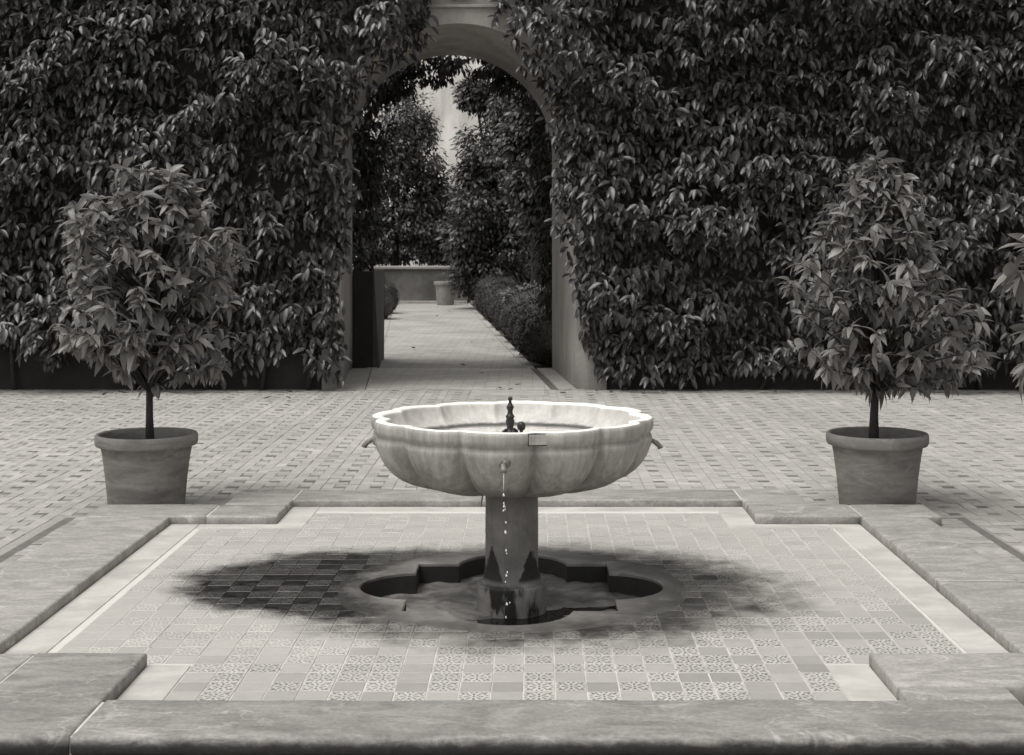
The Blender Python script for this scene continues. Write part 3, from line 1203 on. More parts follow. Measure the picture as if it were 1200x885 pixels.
for z, r, dx in ((.588, .0055, 0), (.552, .004, .001), (.538, .006, .002), (.527, .003, .006), (.520, .0042, -.001), (.47, .004, .01), (.428, .006, .008),
                 (.35, .0045, .011), (.335, .003, .013), (.255, .004, .016), (.24, .005, .012), (.21, .003, .008), (.115, .005, .014), (.122, .003, .026), (.06, .004, .01)):
    drop(sx + dx, sy + rnd.uniform(-.01, .01), z, r)

# ------------------------------------------------------------------ leaves
def leaf_template(nseg=3, width=.30, fold=.35, curl=.18, peak=.42):
    V, F = [(0, 0, 0)], []
    for i in range(1, nseg):
        t = i / nseg
        wv = width * (math.sin(PI * t ** (math.log(.5) / math.log(peak)))) ** .85
        zc = -curl * t * t
        V += [(-wv, t, zc + fold * wv), (0, t, zc), (wv, t, zc + fold * wv)]
    V.append((0, 1, -curl))
    last = len(V) - 1
    F += [(0, 2, 1), (0, 3, 2)]
    for i in range(1, nseg - 1):
        a, b = 1 + (i - 1) * 3, 1 + i * 3
        F += [(a, a + 1, b + 1, b), (a + 1, a + 2, b + 2, b + 1)]
    a = 1 + (nseg - 2) * 3
    F += [(a, a + 1, last), (a + 1, a + 2, last)]
    return np.array(V, float), F


def frames(P, D, Nn, s):
    """arrays -> (side, dir, normal) scaled frames"""
    D = D / np.linalg.norm(D, axis=1, keepdims=True)
    side = np.cross(D, Nn)
    side /= np.maximum(np.linalg.norm(side, axis=1, keepdims=True), 1e-6)
    nn = np.cross(side, D)
    return side, D, nn


def leaves_mesh(name, tmpl, P, D, Nn, s, wv=None):
    TV, TF = tmpl
    side, d, nn = frames(P, D, Nn, s)
    n, k = len(P), len(TV)
    wv = np.ones(n) if wv is None else wv
    W = P[:, None, :] + s[:, None, None] * (TV[None, :, 0:1] * wv[:, None, None] * side[:, None, :] + TV[None, :, 1:2] * d[:, None, :] + TV[None, :, 2:3] * nn[:, None, :])
    m = bpy.data.meshes.new(name)
    m.vertices.add(n * k)
    m.vertices.foreach_set('co', W.reshape(-1).astype(np.float32))
    lens = np.array([len(f) for f in TF])
    flat = np.concatenate([np.array(f) for f in TF])
    loops = (flat[None, :] + (np.arange(n) * k)[:, None]).reshape(-1)
    tot = np.tile(lens, n)
    m.loops.add(len(loops))
    m.loops.foreach_set('vertex_index', loops.astype(np.int32))
    m.polygons.add(len(tot))
    m.polygons.foreach_set('loop_start', (np.cumsum(tot) - tot).astype(np.int32))
    m.update(calc_edges=True)
    m.polygons.foreach_set('use_smooth', np.ones(len(tot), bool))
    return m


def leaf_objects(idx, tmpl_mesh, mat, parent, P, D, Nn, s, wv=None):
    side, d, nn = frames(P, D, Nn, s)
    for i in idx:
        a, b, c, p, q = side[i], d[i], nn[i], P[i], s[i]
        wq = q * (1 if wv is None else wv[i])
        mm = Matrix(((a[0] * wq, b[0] * q, c[0] * q, p[0]), (a[1] * wq, b[1] * q, c[1] * q, p[1]), (a[2] * wq, b[2] * q, c[2] * q, p[2]), (0, 0, 0, 1)))
        ob('leaf', tmpl_mesh, mat, parent, mm)


def tmesh(tmpl, name='leaf'):
    return me(name, tmpl[0], tmpl[1], True)


T_VINE = leaf_template(4, .195, .42, .20, .42)
T_POTS = [leaf_template(5, .235, .34, .30, .45), leaf_template(5, .215, .40, .60, .45), leaf_template(5, .20, .34, .95, .48)]
T_FAR = leaf_template(2, .27, .30, .15, .5)
vine_leaf = tmesh(T_VINE)
pot_leaves = [tmesh(q) for q in T_POTS]


def split_biggest(P, s, lim=300):
    """indices of the leaves that show largest, and the others"""
    u = 624 + P[:, 0] / P[:, 1] * FPX
    v = 287 + (CAM_Z - P[:, 2]) / P[:, 1] * FPX
    inside = (u > 0) & (u < 1200) & (v > 0) & (v < 885)
    score = np.where(inside, s / P[:, 1], -1)
    order = np.argsort(-score)
    return order[:lim], order[lim:]


# ------------------------------------------------------------------ the garden wall: gateway block and two side walls
gx0, gx1 = -2.225, .505             # opening at the front face
gw = (gx1 - gx0) / 2
gc = (gx0 + gx1) / 2
zs = 4.24 - gw                      # springing height
BX0, BX1, BZ = -2.44, .86, 5.7
gate = thing('gateway', 'plastered gateway wall with a tall round arch and deep passage', 'archway', (gc, WALL_Y, 0))
prof = [(gx0, -.04), (gx0, zs * .5), (gx0, zs)]
NA = 40
for i in range(1, NA):
    a = PI - PI * i / NA
    prof.append((gc + gw * math.cos(a), zs + gw * math.sin(a)))
prof += [(gx1, zs), (gx1, zs * .5), (gx1, -.04)]
V, F = [], []


def rect_pt(x, z):
    dx, dz = x - gc, z - zs
    if z <= zs + 1e-6:
        return (BX0 if dx < 0 else BX1, z)
    t = min(((BX1 - gc) if dx > 0 else (gc - BX0)) / max(abs(dx), 1e-9), (BZ - zs) / max(dz, 1e-9))
    return (gc + dx * t, zs + dz * t)


n = len(prof)
for yy in (WALL_Y, WALL_B):
    sh = (yy - WALL_Y) * SK
    for x, z in prof:
        V.append((x + sh, yy, z))
    for x, z in prof:
        q = rect_pt(x, z)
        V.append((q[0] + (sh if False else 0), yy, q[1]))
for i in range(n - 1):
    F.append((i, i + 1, n + i + 1, n + i))                                  # front face
    F.append((2 * n + i + 1, 2 * n + i, 3 * n + i, 3 * n + i + 1))          # back face
    F.append((i + 1, i, 2 * n + i, 2 * n + i + 1))                          # soffit and jambs
    F.append((n + i, n + i + 1, 3 * n + i + 1, 3 * n + i))                  # outside
ob('arch_block', me('arch_block', V, F), M['plaster'], gate)
# raised frame line and round plaque above the arch
bm = box_bm(-1.65, .0, WALL_Y - .035, WALL_Y + .02, 4.42, 4.455, .008, 2)
ob('moulding', bm_me('moulding', bm), M['plaster'], gate)
V, F = lathe([(.30, -.02), (.30, .03), (.27, .045), (.25, .045), (.235, .03), (.20, .03), (.18, .045), (.10, .05), (.02, .05)], 48)
mm = Matrix.Translation((gc + .02, WALL_Y, 4.80)) @ Matrix.Rotation(PI / 2, 4, 'X')
ob('round_plaque', me('round_plaque', [mm @ Vector(v) for v in V], F, True), M['plaster'], gate)

for x0, x1, lab in ((-14, BX0 - .001, 'dark weathered garden wall behind the creeper and the round-crowned potted tree'),
                    (BX1 + .001, 14, 'dark weathered garden wall behind the creeper and the pointed-crowned potted tree')):
    wl_ = ob('garden_wall', bm_me('garden_wall', box_bm(x0, x1, WALL_Y + .03, WALL_B - .03, -.04, 5.6, .01, 1)), M['wall_dark'])
    tag(wl_, lab, 'wall', 'walls either side of the gateway')

# dark battered pier just behind the arch
pr = thing('low_pier', 'dark low pier with a sloping side just behind the arch', 'pier', (-2.4, 19.9, 0))
V = [(-2.75, 19.70, -.03), (-2.17, 19.70, -.03), (-2.17, 21.2, -.03), (-2.75, 21.2, -.03), (-2.75, 19.70, 1.31), (-2.17, 19.70, 1.31), (-2.17, 21.2, 1.31), (-2.75, 21.2, 1.31)]
ob('pier_body', me('pier_body', V, [(0, 1, 5, 4), (1, 2, 6, 5), (2, 3, 7, 6), (3, 0, 4, 7), (4, 5, 6, 7)]), M['dark_pier'], pr)
V = [(-2.168, 19.72, -.03), (-2.08, 19.72, -.03), (-2.20, 21.19, -.03), (-2.168, 21.19, -.03), (-2.168, 19.72, 1.30), (-2.155, 19.72, 1.30), (-2.16, 21.19, 1.30), (-2.168, 21.19, 1.30)]
ob('sloping_side', me('sloping_side', V, [(0, 1, 5, 4), (1, 2, 6, 5), (2, 3, 7, 6), (3, 0, 4, 7), (4, 5, 6, 7)]), M['pier_side'], pr)


# ------------------------------------------------------------------ creepers
def creeper(side, label):
    if side < 0:
        zz = [0, .19, 1.6, 3.0, 3.49, 4.07, 4.46, 5.6]
        xx = [-2.16, -2.14, -2.12, -2.04, -1.78, -1.32, -1.14, -1.08]
        lo, hi = -8.6, -1.1
    else:
        zz = [0, .19, 1.06, 1.94, 2.81, 3.49, 3.97, 4.46, 5.6]
        xx = [.86, .80, .54, .34, .32, .16, -.16, -.42, -.46]
        lo, hi = -.4, 8.4
    vn = thing('creeper', label, 'creeper', ((lo + hi) / 2, WALL_Y, 0), 'creepers on the garden wall')
    Ps, Ds, Ns, Ss = [], [], [], []

    def layer(sx, sz, depth_k, cnt, seed, front):
        nxn, nzn = int((hi - lo) / sx), int(5.6 / sz)
        gx, gz = np.meshgrid(np.arange(nxn), np.arange(nzn))
        x = lo + (gx.ravel() + rng.random(gx.size)) * sx
        z = .05 + (gz.ravel() + rng.random(gz.size)) * sz
        lim = np.interp(z, zz, xx) + (vnoise(z * 2.2, z * 0 + 3, seed) - .5) * .22
        keep = (x < lim) if side < 0 else (x > lim)
        zmin = .16 + .42 * vnoise(x * 1.7, x * 0, 5 + seed) ** 2
        if side < 0:
            zmin = np.where(x < -4.75, .24 + .5 * vnoise(x * 3.1, x * 0, 9), zmin)
            zmin = np.where(x < -5.7, .30 + .3 * vnoise(x * 3.1, x * 0, 9), zmin)
        keep &= z > zmin
        if side > 0 and depth_k > .5:
            keep &= ~(((x - 2.65) / .34) ** 2 + ((z - .84) / .36) ** 2 < 1)
        T = vnoise(x * .9, z * 1.9, 21) * .6 + vnoise(x * 2.3, z * 4.2, 22) * .4
        hole = vnoise(x * 1.9 + 7, z * 3.6, 23) * .6 + vnoise(x * 4.5, z * 7.5, 24) * .4
        keep &= hole < (.63 if front else (.69 if depth_k > .5 else 2.0))
        x, z, T = x[keep], z[keep], T[keep]
        edge = np.clip(np.abs(x - np.interp(z, zz, xx)) / .35, .3, 1)
        dep = (.06 + .80 * np.clip((T - .2) * 1.35, 0, 1) * edge) * depth_k
        for q in range(cnt):
            nn_ = len(x)
            use = rng.random(nn_) < (.95 if q < 5 else .6)
            az = rng.uniform(-1.4, 1.4, nn_)
            el = np.radians(np.where(rng.random(nn_) < .25, rng.uniform(-30, 5, nn_), rng.uniform(-78, -28, nn_)))
            d = np.stack([np.sin(az) * np.cos(el), -np.cos(az) * np.cos(el), np.sin(el)], 1)
            p = np.stack([x, WALL_Y - dep, z], 1) + rng.normal(0, .022, (nn_, 3)) + d * .02
            nr = np.stack([rng.normal(0, .17, nn_) + np.sin(az) * .25, -np.ones(nn_) * .70, .80 + rng.normal(0, .17, nn_)], 1)
            s = rng.uniform(.105, .165, nn_) * np.where(rng.random(nn_) < .1, 1.2, 1.0)
            p[:, 1] = np.minimum(p[:, 1], WALL_Y - .02)
            ok = use & (p[:, 2] + d[:, 2] * s > .02)
            Ps.append(p[ok]); Ds.append(d[ok]); Ns.append(nr[ok]); Ss.append(s[ok])
    layer(.152, .118, 1.0, 7, 1, True)
    layer(.17, .14, .62, 4, 2, False)
    layer(.13, .11, .22, 4, 3, False)
    # a few long stray shoots
    P, D, Nn, s = np.concatenate(Ps), np.concatenate(Ds), np.concatenate(Ns), np.concatenate(Ss)
    big, rest_ = split_biggest(P, s)
    leaf_objects(big, vine_leaf, M['leaf_vine'], vn, P, D, Nn, s)
    f = ob('foliage', leaves_mesh('foliage', T_VINE, P[rest_], D[rest_], Nn[rest_], s[rest_]), M['leaf_vine'], vn)
    tag(f, kind='stuff')
    for k in range(7):
        x = (lo + 1.0 + k * (hi - lo - 2) / 6) + rnd.uniform(-.3, .3)
        if side < 0:
            x = min(x, -2.6)
        else:
            x = max(x, 1.1)
        pts, rad = [], []
        for q in range(12):
            pts.append((x, WALL_Y - .035 - .02 * rnd.random(), q * .46 - .03))
            rad.append(.028 * (1 - q / 14))
            x += rnd.gauss(0, .09)
        ob('stem', me('stem', *tube(pts, rad, 7), True), M['bark'], vn)
    return vn


creeper(-1, 'dense large-leaved creeper on the wall behind the round-crowned potted tree')
creeper(1, 'dense large-leaved creeper on the wall behind the pointed-crowned potted tree')


def cloud(n, centers, radii, leaf, dirs_down=.5, seed=0, clump=.22, per=26):
    """leaf clumps through a set of ellipsoids (shell-biased)"""
    r = np.random.default_rng(seed)
    P, D, Nn, s = [], [], [], []
    k = max(1, n // per)
    which = r.integers(0, len(centers), k)
    for w_ in which:
        c, rad = np.array(centers[w_]), np.array(radii[w_])
        v = r.normal(size=3); v /= np.linalg.norm(v)
        q = c + v * rad * (r.random() ** .33) * (.82 + .3 * r.random())
        out = v
        m = per
        a = r.normal(size=(m, 3)); a /= np.linalg.norm(a, axis=1, keepdims=True)
        pp = q + a * clump * r.random((m, 1)) ** .5 * np.array([1, 1, .7])
        dd = a * .7 + out * .5 + np.array([0, 0, -dirs_down]) + r.normal(0, .25, (m, 3))
        P.append(pp); D.append(dd)
        Nn.append(np.array([0, -.25, .9]) + out * .4 + r.normal(0, .35, (m, 3)))
        s.append(leaf * r.uniform(.75, 1.25, m))
    return np.concatenate(P), np.concatenate(D), np.concatenate(Nn), np.concatenate(s)


# creeper that hangs over the back of the passage
bx0, bx1 = gx0 + SK * 2.84, gx1 + SK * 2.84
bc = (bx0 + bx1) / 2
vb = thing('creeper', 'dark creeper hanging in the shade over the far side of the arch', 'creeper', (bc, WALL_B + .3, 0))
cen, rad = [], []
for k in range(9):                                   # over the crown of the arch
    a = R(20 + k * 17.5)
    cen.append((bc + gw * 1.06 * math.cos(a), WALL_B + .45, zs + gw * 1.06 * math.sin(a)))
    rad.append((.28, .3, .30))
for k in range(6):
    cen.append((bx0 + .12, WALL_B + .50, 1.50 + k * .32)); rad.append((.26, .3, .25))
    cen.append((bx1 - .02, WALL_B + .50, 1.1 + k * .36)); rad.append((.17, .3, .28))
cen.append((bc - .40, WALL_B + .5, zs + gw - .20)); rad.append((.36, .22, .16))
cen.append((bc - .85, WALL_B + .5, zs + gw - .35)); rad.append((.30, .22, .25))
cen.append((bc + .62, WALL_B + .5, zs + gw - .28)); rad.append((.26, .22, .22))
cen.append((bx0 + .25, WALL_B + .5, zs + .2)); rad.append((.25, .25, .5))
cen.append((bx1 - .15, WALL_B + .5, zs + .3)); rad.append((.22, .25, .5))
P, D, Nn, s = cloud(9000, cen, rad, .10, .9, 3, .12, 20)
P[:, 1] = np.maximum(P[:, 1], WALL_B + .06)
tag(ob('foliage', leaves_mesh('foliage', T_VINE, P, D, Nn, s), M['leaf_dark'], vb), kind='stuff')
V, F = merge([tube([(bx0 - .1, WALL_B + .06, 0), (bx0 - .02, WALL_B + .07, 1.5), (bx0 + .0, WALL_B + .07, 3)], [.03, .025, .015], 7)])
ob('stem', me('stem', V, F, True), M['bark'], vb)

# ------------------------------------------------------------------ garden beyond the arch
bw_ = thing('bench_wall', 'low plastered bench wall with a pale coping closing the garden path', 'wall', (-3.2, 41.5, 0))
ob('wall_body', bm_me('wall_body', box_bm(-6.2, -1.2, 41.4, 41.8, -.03, .97, .01, 1)), M['bench_wall'], bw_)
ob('coping', bm_me('coping', box_bm(-6.25, -1.15, 41.33, 41.87, .972, 1.07, .03, 3)), M['bench_cap'], bw_)
ob('seat', bm_me('seat', box_bm(-6.2, -1.2, 41.15, 41.398, -.03, .08, .01, 1)), M['bench_cap'], bw_)

fw = ob('tall_wall', bm_me('tall_wall', box_bm(-16, 12, 52, 52.6, -.04, 12.5, .02, 1)), M['far_wall'])
tag(fw, 'tall bright limewashed wall rising behind the garden trees', 'wall')


def tree(label, x, y, cen, rad, n, seed, leaf=.11, group='trees of the garden beyond the arch', mat='leaf_far'):
    tr_ = thing('garden_tree', label, 'tree', (x, y, 0), group)
    zt = max(c[2] for c in cen)
    pts = [(x, y, -.05), (x + rnd.uniform(-.05, .05), y, zt * .3), (x + rnd.uniform(-.1, .1), y + .05, zt * .65), (x, y, zt)]
    parts_ = [tube(pts, [.12, .10, .08, .03], 9)]
    for c, r_ in zip(cen, rad):
        parts_.append(tube([(x, y, zt * .35), ((x + c[0]) / 2, (y + c[1]) / 2, (zt * .35 + c[2]) / 2 + .15), c], [.06, .045, .015], 6))
    ob('trunk', me('trunk', *merge(parts_), True), M['bark'], tr_)
    P, D, Nn, s = cloud(int(n * 2.2), cen, rad, leaf * 1.2, .55, seed, .28, 26)
    ok = P[:, 2] > .05
    tag(ob('crown', leaves_mesh('crown', T_FAR, P[ok], D[ok], Nn[ok], s[ok]), M[mat], tr_), kind='stuff')
    return tr_


def W(px, py, d):                    # metres at distance d for a place read off the photograph
    return ((px - 624) / FPX * d, d, CAM_Z - (py - 287) / FPX * d)


tree('orange tree rising above the low bench wall, open sky-lit wall beside it', -4.1, 43.5,
     [W(508, 225, 43.8), W(492, 150, 43.7), W(472, 140, 43.5), W(455, 190, 43.2), W(490, 185, 43.6), W(470, 240, 43.0), W(500, 262, 43.4), W(440, 270, 43.0), W(520, 285, 43.5), W(430, 210, 43.4)],
     [(.5, .5, .6), (.5, .5, .5), (.85, .9, 1.0), (1.0, 1.0, 1.1), (.75, .9, .9), (1.0, 1.0, .9), (.9, .9, .75), (.9, .9, .8), (.8, .8, .6), (.9, .9, 1.0)], 11000, 31)
tree('broad orange tree overhanging the end of the path beside the pale pot', -.9, 37.5,
     [W(560, 205, 37.3), W(556, 110, 37.6), W(592, 125, 37.5), W(575, 180, 37.2), W(612, 190, 37.5), W(565, 240, 37.0), W(605, 260, 37.0), W(550, 285, 37.2), W(580, 310, 37.3), W(555, 325, 38.0)],
     [(.45, .5, .5), (.32, .4, .35), (.75, .8, .75), (.85, .9, .9), (.8, .9, 1.0), (.75, .8, .8), (.9, .9, .9), (.6, .7, .7), (.8, .8, .7), (.5, .6, .55)], 12000, 32)
tree('dark slender orange tree with a bare trunk standing behind the clipped box row', (629 - 624) / FPX * 30.5, 30.5,
     [W(628, 130, 30.5), W(640, 190, 30.6), W(622, 215, 30.2), W(640, 250, 30.5), W(612, 160, 30.8)],
     [(.5, .6, .6), (.6, .7, .7), (.45, .5, .5), (.6, .6, .5), (.35, .4, .4)], 6500, 33)
tree('shadowy orange tree behind the others, low against the tall bright wall', -2.6, 48.0,
     [W(525, 240, 48), W(500, 260, 48), W(550, 255, 48), W(530, 290, 47.5), W(470, 285, 47.5), W(575, 240, 47), W(440, 285, 47.5)],
     [(1.0, 1.0, .9), (1.1, 1, .9), (1.1, 1, 1.0), (1.4, 1, .8), (1.3, 1, .8), (1.2, 1, 1.3), (1.3, 1, .8)], 9000, 34)


def box_bush(x, y, rx, ry, h, label, seed, n=2600):
    b_ = thing('box_bush', label, 'bush', (x, y, 0), 'clipped box bushes along the garden path')
    bm = bmesh.new()
    bmesh.ops.create_icosphere(bm, subdivisions=4, radius=1)
    for v in bm.verts:
        p = v.co.copy()
        sgn = [math.copysign(abs(c) ** .92, c) for c in p]
        k = 1 + .13 * mnoise.noise(p * 2.3 + Vector((seed, 0, 0))) + .05 * mnoise.noise(p * 7)
        v.co = Vector((x + sgn[0] * rx * k, y + sgn[1] * ry * k, max(-.02, h * .48 + sgn[2] * h * .52 * k)))
    vs_ = np.array([v.co[:] for v in bm.verts])
    ns_ = np.array([v.normal[:] for v in bm.verts])
    bm.normal_update()
    ns_ = np.array([v.normal[:] for v in bm.verts])
    ob('inner_mass', bm_me('inner_mass', bm, True), M['leaf_dark'], b_)
    r = np.random.default_rng(seed)
    i = r.integers(0, len(vs_), n)
    P = vs_[i] + ns_[i] * r.uniform(-.02, .02, (n, 1)) + r.normal(0, .02, (n, 3))
    D = ns_[i] * .7 + r.normal(0, .6, (n, 3)) + np.array([0, 0, .15])
    Nn = ns_[i] + r.normal(0, .5, (n, 3)) + np.array([0, 0, .5])
    s = r.uniform(.022, .042, n)
    ok = P[:, 2] > .02
    tag(ob('foliage', leaves_mesh('foliage', T_FAR, P[ok], D[ok], Nn[ok], s[ok]), M['leaf_box'], b_), kind='stuff')


def edge_x(y):
    return .27 + (y - WALL_Y) * SK


row_labels = {0: 'dark clipped box bush right behind the arch jamb', 4: 'dark clipped box bush just under the pale feathery shrub', 7: 'dark clipped box bush at the foot of the broad orange tree'}
row = [(20.32, .52, .50, .74), (21.6, .54, .60, .84), (23.1, .52, .62, .78), (24.8, .56, .66, .88), (26.7, .52, .66, .82), (29.4, .56, .68, .84), (32.4, .52, .72, .78), (35.4, .56, .78, .90)]
for i, (y, rx, ry, h) in enumerate(row):
    box_bush(edge_x(y) + rx - .13, y, rx, ry, h, row_labels.get(i, 'dark clipped box bush in the middle of the row along the garden path'), 50 + i, 7500)
tree('dense low orange tree filling the gap behind the bare trunk', .35, 42.0,
     [W(610, 300, 42), W(640, 300, 42), W(625, 250, 42), W(655, 260, 42), W(590, 320, 42)],
     [(.8, .7, .8), (.8, .7, .9), (.8, .7, .9), (.8, .7, .9), (.6, .6, .5)], 5000, 35)
box_bush(-3.55, 32.6, .42, .5, .72, 'rounded clipped box bush beside the path, the one further from the bench wall', 70, 2600)
box_bush(-3.70, 35.3, .42, .5, .80, 'rounded clipped box bush beside the path, the one closer to the bench wall', 71, 2600)


def pot_profile(Rr, rb, h):
    return [(rb, 0), (rb * 1.02, .01), (rb + (Rr * .88 - rb) * .45, h * .42), (rb + (Rr * .88 - rb) * .8, h * .70), (Rr * .885, h * .835), (Rr * .90, h * .845),
            (Rr * .975, h * .85), (Rr * .995, h * .88), (Rr, h * .93), (Rr * .995, h * .98), (Rr * .975, h), (Rr * .93, h * 1.0), (Rr * .905, h * .985), (Rr * .89, h * .93), (Rr * .86, h * .80)]


def pot(name, x, y, Rr, rb, h, label, mat, group=None, z0=0.0, rings=True):
    p_ = thing(name, label, 'pot', (x, y, z0), group)
    pr_ = pot_profile(Rr, rb, h)
    V, F = [], []
    n_ = 72
    for r, z in pr_:
        for i in range(n_):
            a = 2 * PI * i / n_
            rr = r * (1 + .006 * mnoise.noise(Vector((math.cos(a) * 1.5 + x, math.sin(a) * 1.5, z * 6))))
            V.append((x + rr * math.cos(a), y + rr * math.sin(a), z0 + z + .003 * mnoise.noise(Vector((math.cos(a) + x, math.sin(a), 3)))))
    for j in range(len(pr_) - 1):
        for i in range(n_):
            k = (i + 1) % n_
            F.append((j * n_ + i, j * n_ + k, (j + 1) * n_ + k, (j + 1) * n_ + i))
    F.append(tuple(range(n_))[::-1])
    pm_ = me('pot_body', V, F, True)
    pm_.set_sharp_from_angle(angle=R(38))
    ob('pot_body', pm_, mat, p_)
    V, F = [], []
    rs = Rr * .872
    for q in range(0, 7):
        for i in range(36):
            a = 2 * PI * i / 36
            r = rs * q / 6
            V.append((x + r * math.cos(a), y + r * math.sin(a), z0 + h * .84 + .012 * mnoise.noise(Vector((r * math.cos(a) * 12 + x, r * math.sin(a) * 12, 0)))))
    for q in range(6):
        for i in range(36):
            k = (i + 1) % 36
            F.append((q * 36 + i, (q + 1) * 36 + i, (q + 1) * 36 + k, q * 36 + k))
    ob('soil', me('soil', V, F, True), M['soil'], p_)
    return p_


pot('garden_pot', -2.42, 40.3, .32, .23, .66, 'pale empty-looking pot standing before the low bench wall', M['pale_pot'])
fp = W(637, 350, 25.6)
pot('garden_pot', fp[0] + .12, 25.9, .22, .16, .72, 'pale pot half hidden behind the clipped box row', M['pale_pot'])
fern = thing('pale_shrub', 'pale feathery shrub spilling over the clipped box row', 'shrub', (fp[0] - .2, 25.7, 0))
P, D, Nn, s = cloud(1500, [W(608, 350, 25.4), W(625, 345, 25.6), W(638, 343, 25.8)], [(.22, .3, .14), (.25, .3, .15), (.2, .3, .14)], .11, .3, 5, .12, 14)
tag(ob('foliage', leaves_mesh('foliage', T_FAR, P, D, Nn, s, np.full(len(s), .5)), M['leaf_pale'], fern), kind='stuff')
V, F = merge([tube([(fp[0] - .2 + dx, 25.7, 0), (fp[0] - .2 + dx * 1.6, 25.6, .5), (fp[0] - .2 + dx * 2.4, 25.5, .75)], [.02, .015, .008], 6) for dx in (-.06, .0, .06)])
ob('stems', me('stems', V, F, True), M['bark'], fern)


# ------------------------------------------------------------------ potted trees
def potted_tree(label, x, y, z0, ztop, outline, ntips, leaf, seed, trunk_r, lean=0.0, low=0.62, group='potted trees by the fountain', mat='leaf_pot', skirt=None):
    """outline: list of (z, left reach, right reach) of the crown"""
    r = np.random.default_rng(seed)
    t_ = thing('potted_tree', label, 'tree', (x, y, z0), group)
    zs_ = [q[0] for q in outline]
    lf = [q[1] for q in outline]
    rt = [q[2] for q in outline]
    tk = []
    nt = 9
    for i in range(nt):
        f = i / (nt - 1)
        tk.append((x + lean * f + .02 * math.sin(f * 5 + seed), y + .02 * math.cos(f * 4), z0 - .03 + (ztop - .15 - z0) * f))
    rad_ = [trunk_r * (1 - .75 * i / (nt - 1)) for i in range(nt)]
    rad_[0] *= 1.25
    ob('trunk', me('trunk', *tube(tk, rad_, 10), True), M['bark'], t_)
    zt_ = np.array([p[2] for p in tk])
    xt_ = np.array([p[0] for p in tk])
    Ps, Ds, Ns, Ss = [], [], [], []
    tips = []
    tries = 0
    while len(tips) < ntips and tries < 6000:
        tries += 1
        z = r.uniform(zs_[0], zs_[-1])
        a = r.uniform(0, 2 * PI)
        L_, R_ = np.interp(z, zs_, lf), np.interp(z, zs_, rt)
        side_ = R_ if math.cos(a) > 0 else L_
        yr = .5 * (L_ + R_)
        k = r.random() ** .38 * (.66 + .62 * float(vnoise(a * 1.5 + seed, z * 4.2, seed)))
        px, py = x + math.cos(a) * side_ * k, y + math.sin(a) * yr * k * .95
        if any((px - q[0]) ** 2 + (py - q[1]) ** 2 + ((z - q[2]) * 1.3) ** 2 < (.062 if leaf < .13 else .12) ** 2 for q in tips):
            continue
        tips.append((px, py, z))
    br = []
    for (px, py, pz) in tips:
        hz = math.hypot(px - x, py - y)
        zb_ = max(z0 + low * .55, pz - .25 - hz * .45)
        zb_ = min(zb_, ztop - .2)
        xb = float(np.interp(zb_, zt_, xt_))
        mid = ((xb + px) / 2 + r.normal(0, .02), (y + py) / 2 + r.normal(0, .02), zb_ * .4 + pz * .6 + .02)
        br.append(tube([(xb, y, zb_), mid, (px, py, pz)], [.010, .007, .0035], 6))
        base_az = math.atan2(py - y, px - x)
        nl = int(r.integers(6, 13))
        tsc = r.uniform(.7, 1.15)
        ax = np.array([px - mid[0], py - mid[1], pz - mid[2]])
        ax /= np.linalg.norm(ax)
        for q in range(nl):
            az = 2 * PI * q / nl * 1.618 * 2 + r.normal(0, .3)
            el = r.uniform(-1.1, .3) if q > 2 else r.uniform(.1, .8)
            d = np.array([math.cos(az) * math.cos(el), math.sin(az) * math.cos(el), math.sin(el) - .10])
            d = d + ax * .35 + np.array([math.cos(base_az), math.sin(base_az), 0]) * .30
            p = np.array([px, py, pz]) - ax * r.uniform(0, .07) + r.normal(0, .006, 3)
            Ps.append(p); Ds.append(d); Ns.append(np.array([0, 0, 1.0]) + r.normal(0, .45, 3)); Ss.append(leaf * tsc * r.uniform(.65, 1.15))
        for q in range(3):
            f = r.uniform(.35, .9)
            p = np.array(mid) * (1 - f) + np.array([px, py, pz]) * f
            az, el = r.uniform(0, 2 * PI), r.uniform(-.8, .3)
            d = np.array([math.cos(az) * math.cos(el), math.sin(az) * math.cos(el), math.sin(el)])
            Ps.append(p); Ds.append(d); Ns.append(np.array([0, 0, 1.0]) + r.normal(0, .25, 3)); Ss.append(leaf * r.uniform(.7, 1.1))
    if skirt:
        for (sx_, sz_, cnt) in skirt:            # whorls low on the trunk
            for q in range(cnt):
                az = 2 * PI * q / cnt + r.normal(0, .2)
                el = r.uniform(-1.0, -.1)
                Ps.append(np.array([x + sx_, y, sz_])); Ds.append(np.array([math.cos(az) * math.cos(el), math.sin(az) * math.cos(el), math.sin(el)]))
                Ns.append(np.array([0, 0, 1.0]) + r.normal(0, .2, 3)); Ss.append(leaf * r.uniform(.95, 1.3))
    ob('branches', me('branches', *merge(br), True), M['bark'], t_)
    P, D, Nn, s = map(np.array, (Ps, Ds, Ns, Ss))
    bad = np.abs(np.cross(D, Nn)).sum(1) < .15
    Nn[bad] += np.array([0, -1, 0])
    big, rest_ = split_biggest(P, s)
    for q in range(3):
        leaf_objects(big[q::3], pot_leaves[q], M[mat], t_, P, D, Nn, s)
    if len(rest_):
        for q in range(3):
            e = rest_[q::3]
            tag(ob('foliage', leaves_mesh('foliage', T_POTS[q], P[e], D[e], Nn[e], s[e]), M[mat], t_), kind='stuff')
    return t_


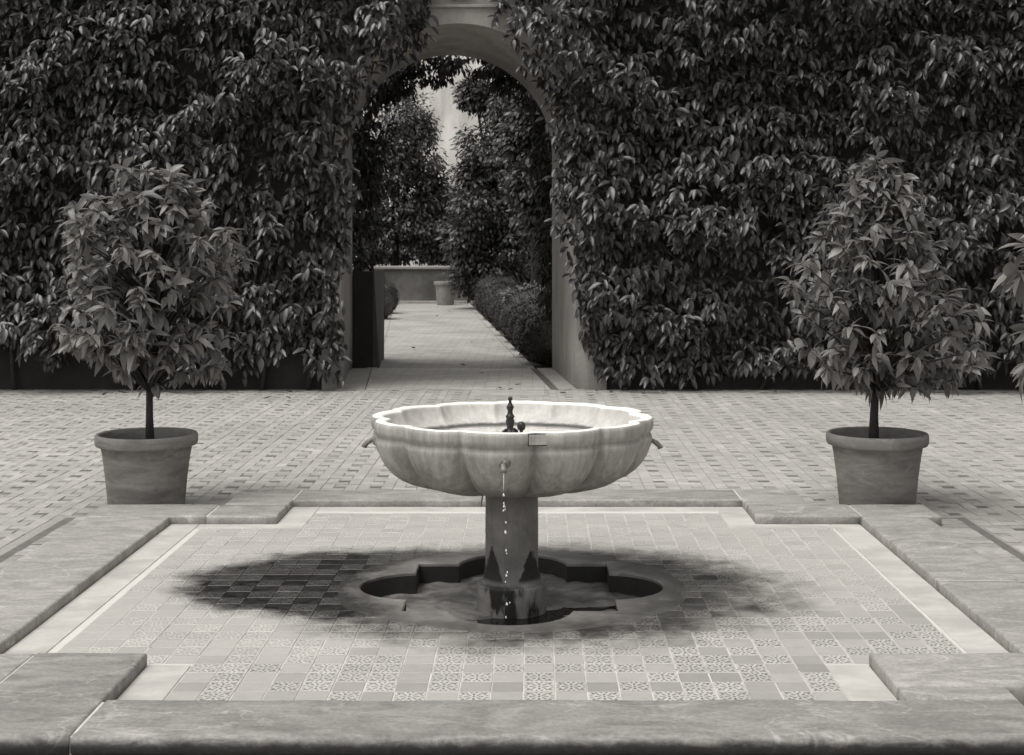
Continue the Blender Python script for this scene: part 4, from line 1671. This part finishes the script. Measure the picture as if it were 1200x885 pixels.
PY = 9.25
PXL, PXR = -2.46, 2.198
pot('terracotta_pot', PXL, PY, .321, .232, .474, 'big terracotta pot behind the kerb holding the rounder potted tree', M['terracotta'], 'terracotta pots behind the kerb')
pot('terracotta_pot', PXR, PY, .321, .232, .478, 'big terracotta pot behind the kerb holding the wide low-spreading potted tree', M['terracotta'], 'terracotta pots behind the kerb')
potted_tree('potted tree with a round leafy crown on one thin dark trunk', PXL + .02, PY, .40, 2.18,
            [(.84, .24, .40), (1.00, .44, .56), (1.2, .58, .60), (1.45, .64, .62), (1.65, .66, .58), (1.85, .54, .50), (2.00, .40, .36), (2.17, .18, .16)],
            235, .104, 41, .026, .06, skirt=[(.03, .80, 9)])
potted_tree('potted tree with a pointed crown and a heavy low branch to one side', PXR, PY, .40, 2.30,
            [(.78, .26, .50), (.92, .44, .72), (1.1, .50, .74), (1.3, .62, .60), (1.5, .66, .46), (1.7, .44, .38), (1.95, .26, .28), (2.12, .16, .18), (2.22, .07, .08)],
            255, .104, 42, .030, .03, skirt=[(0, .78, 8), (.03, .86, 8)])
pot('terracotta_pot', 3.15, 8.1, .321, .232, .474, 'terracotta pot of the big-leaved plant just beside the courtyard tree', M['terracotta'], 'terracotta pots behind the kerb')
potted_tree('plant with extra large pointed leaves reaching in from the edge of the courtyard', 3.15, 8.1, .40, 1.95,
            [(.95, .40, .40), (1.2, .60, .60), (1.5, .66, .66), (1.75, .45, .45), (1.9, .2, .2)], 50, .155, 43, .024, 0, mat='leaf_pot')

# ------------------------------------------------------------------ fallen leaves
T_DEAD = leaf_template(4, .27, .5, -.25, .45)
dead = tmesh(T_DEAD, 'fallen_leaf')
spots = [W(u, v, CAM_Z * FPX / (v - 287)) for u, v in
         ((309, 470), (341, 470), (343, 462), (340, 478), (603, 453), (588, 456), (595, 459), (563, 440), (486, 410), (554, 402), (546, 430), (510, 371), (527, 366),
          (700, 461), (716, 463), (735, 459), (752, 463), (690, 466), (663, 463), (775, 461), (120, 466), (150, 463), (910, 462))]
for (x, y, z) in spots:
    sc = rnd.uniform(.07, .12)
    mm = Matrix.Translation((x, y, .022)) @ Matrix.Rotation(rnd.uniform(0, 6.28), 4, 'Z') @ Matrix.Rotation(rnd.uniform(-.25, .1), 4, 'X') @ Matrix.Scale(sc, 4)
    tag(ob('fallen_leaf', dead, M['leaf_dead'], None, mm), 'small dry fallen leaf lying on the brick paving', 'leaf', 'fallen leaves on the paving')

S.cycles.max_bounces = 8
S.cycles.transparent_max_bounces = 8
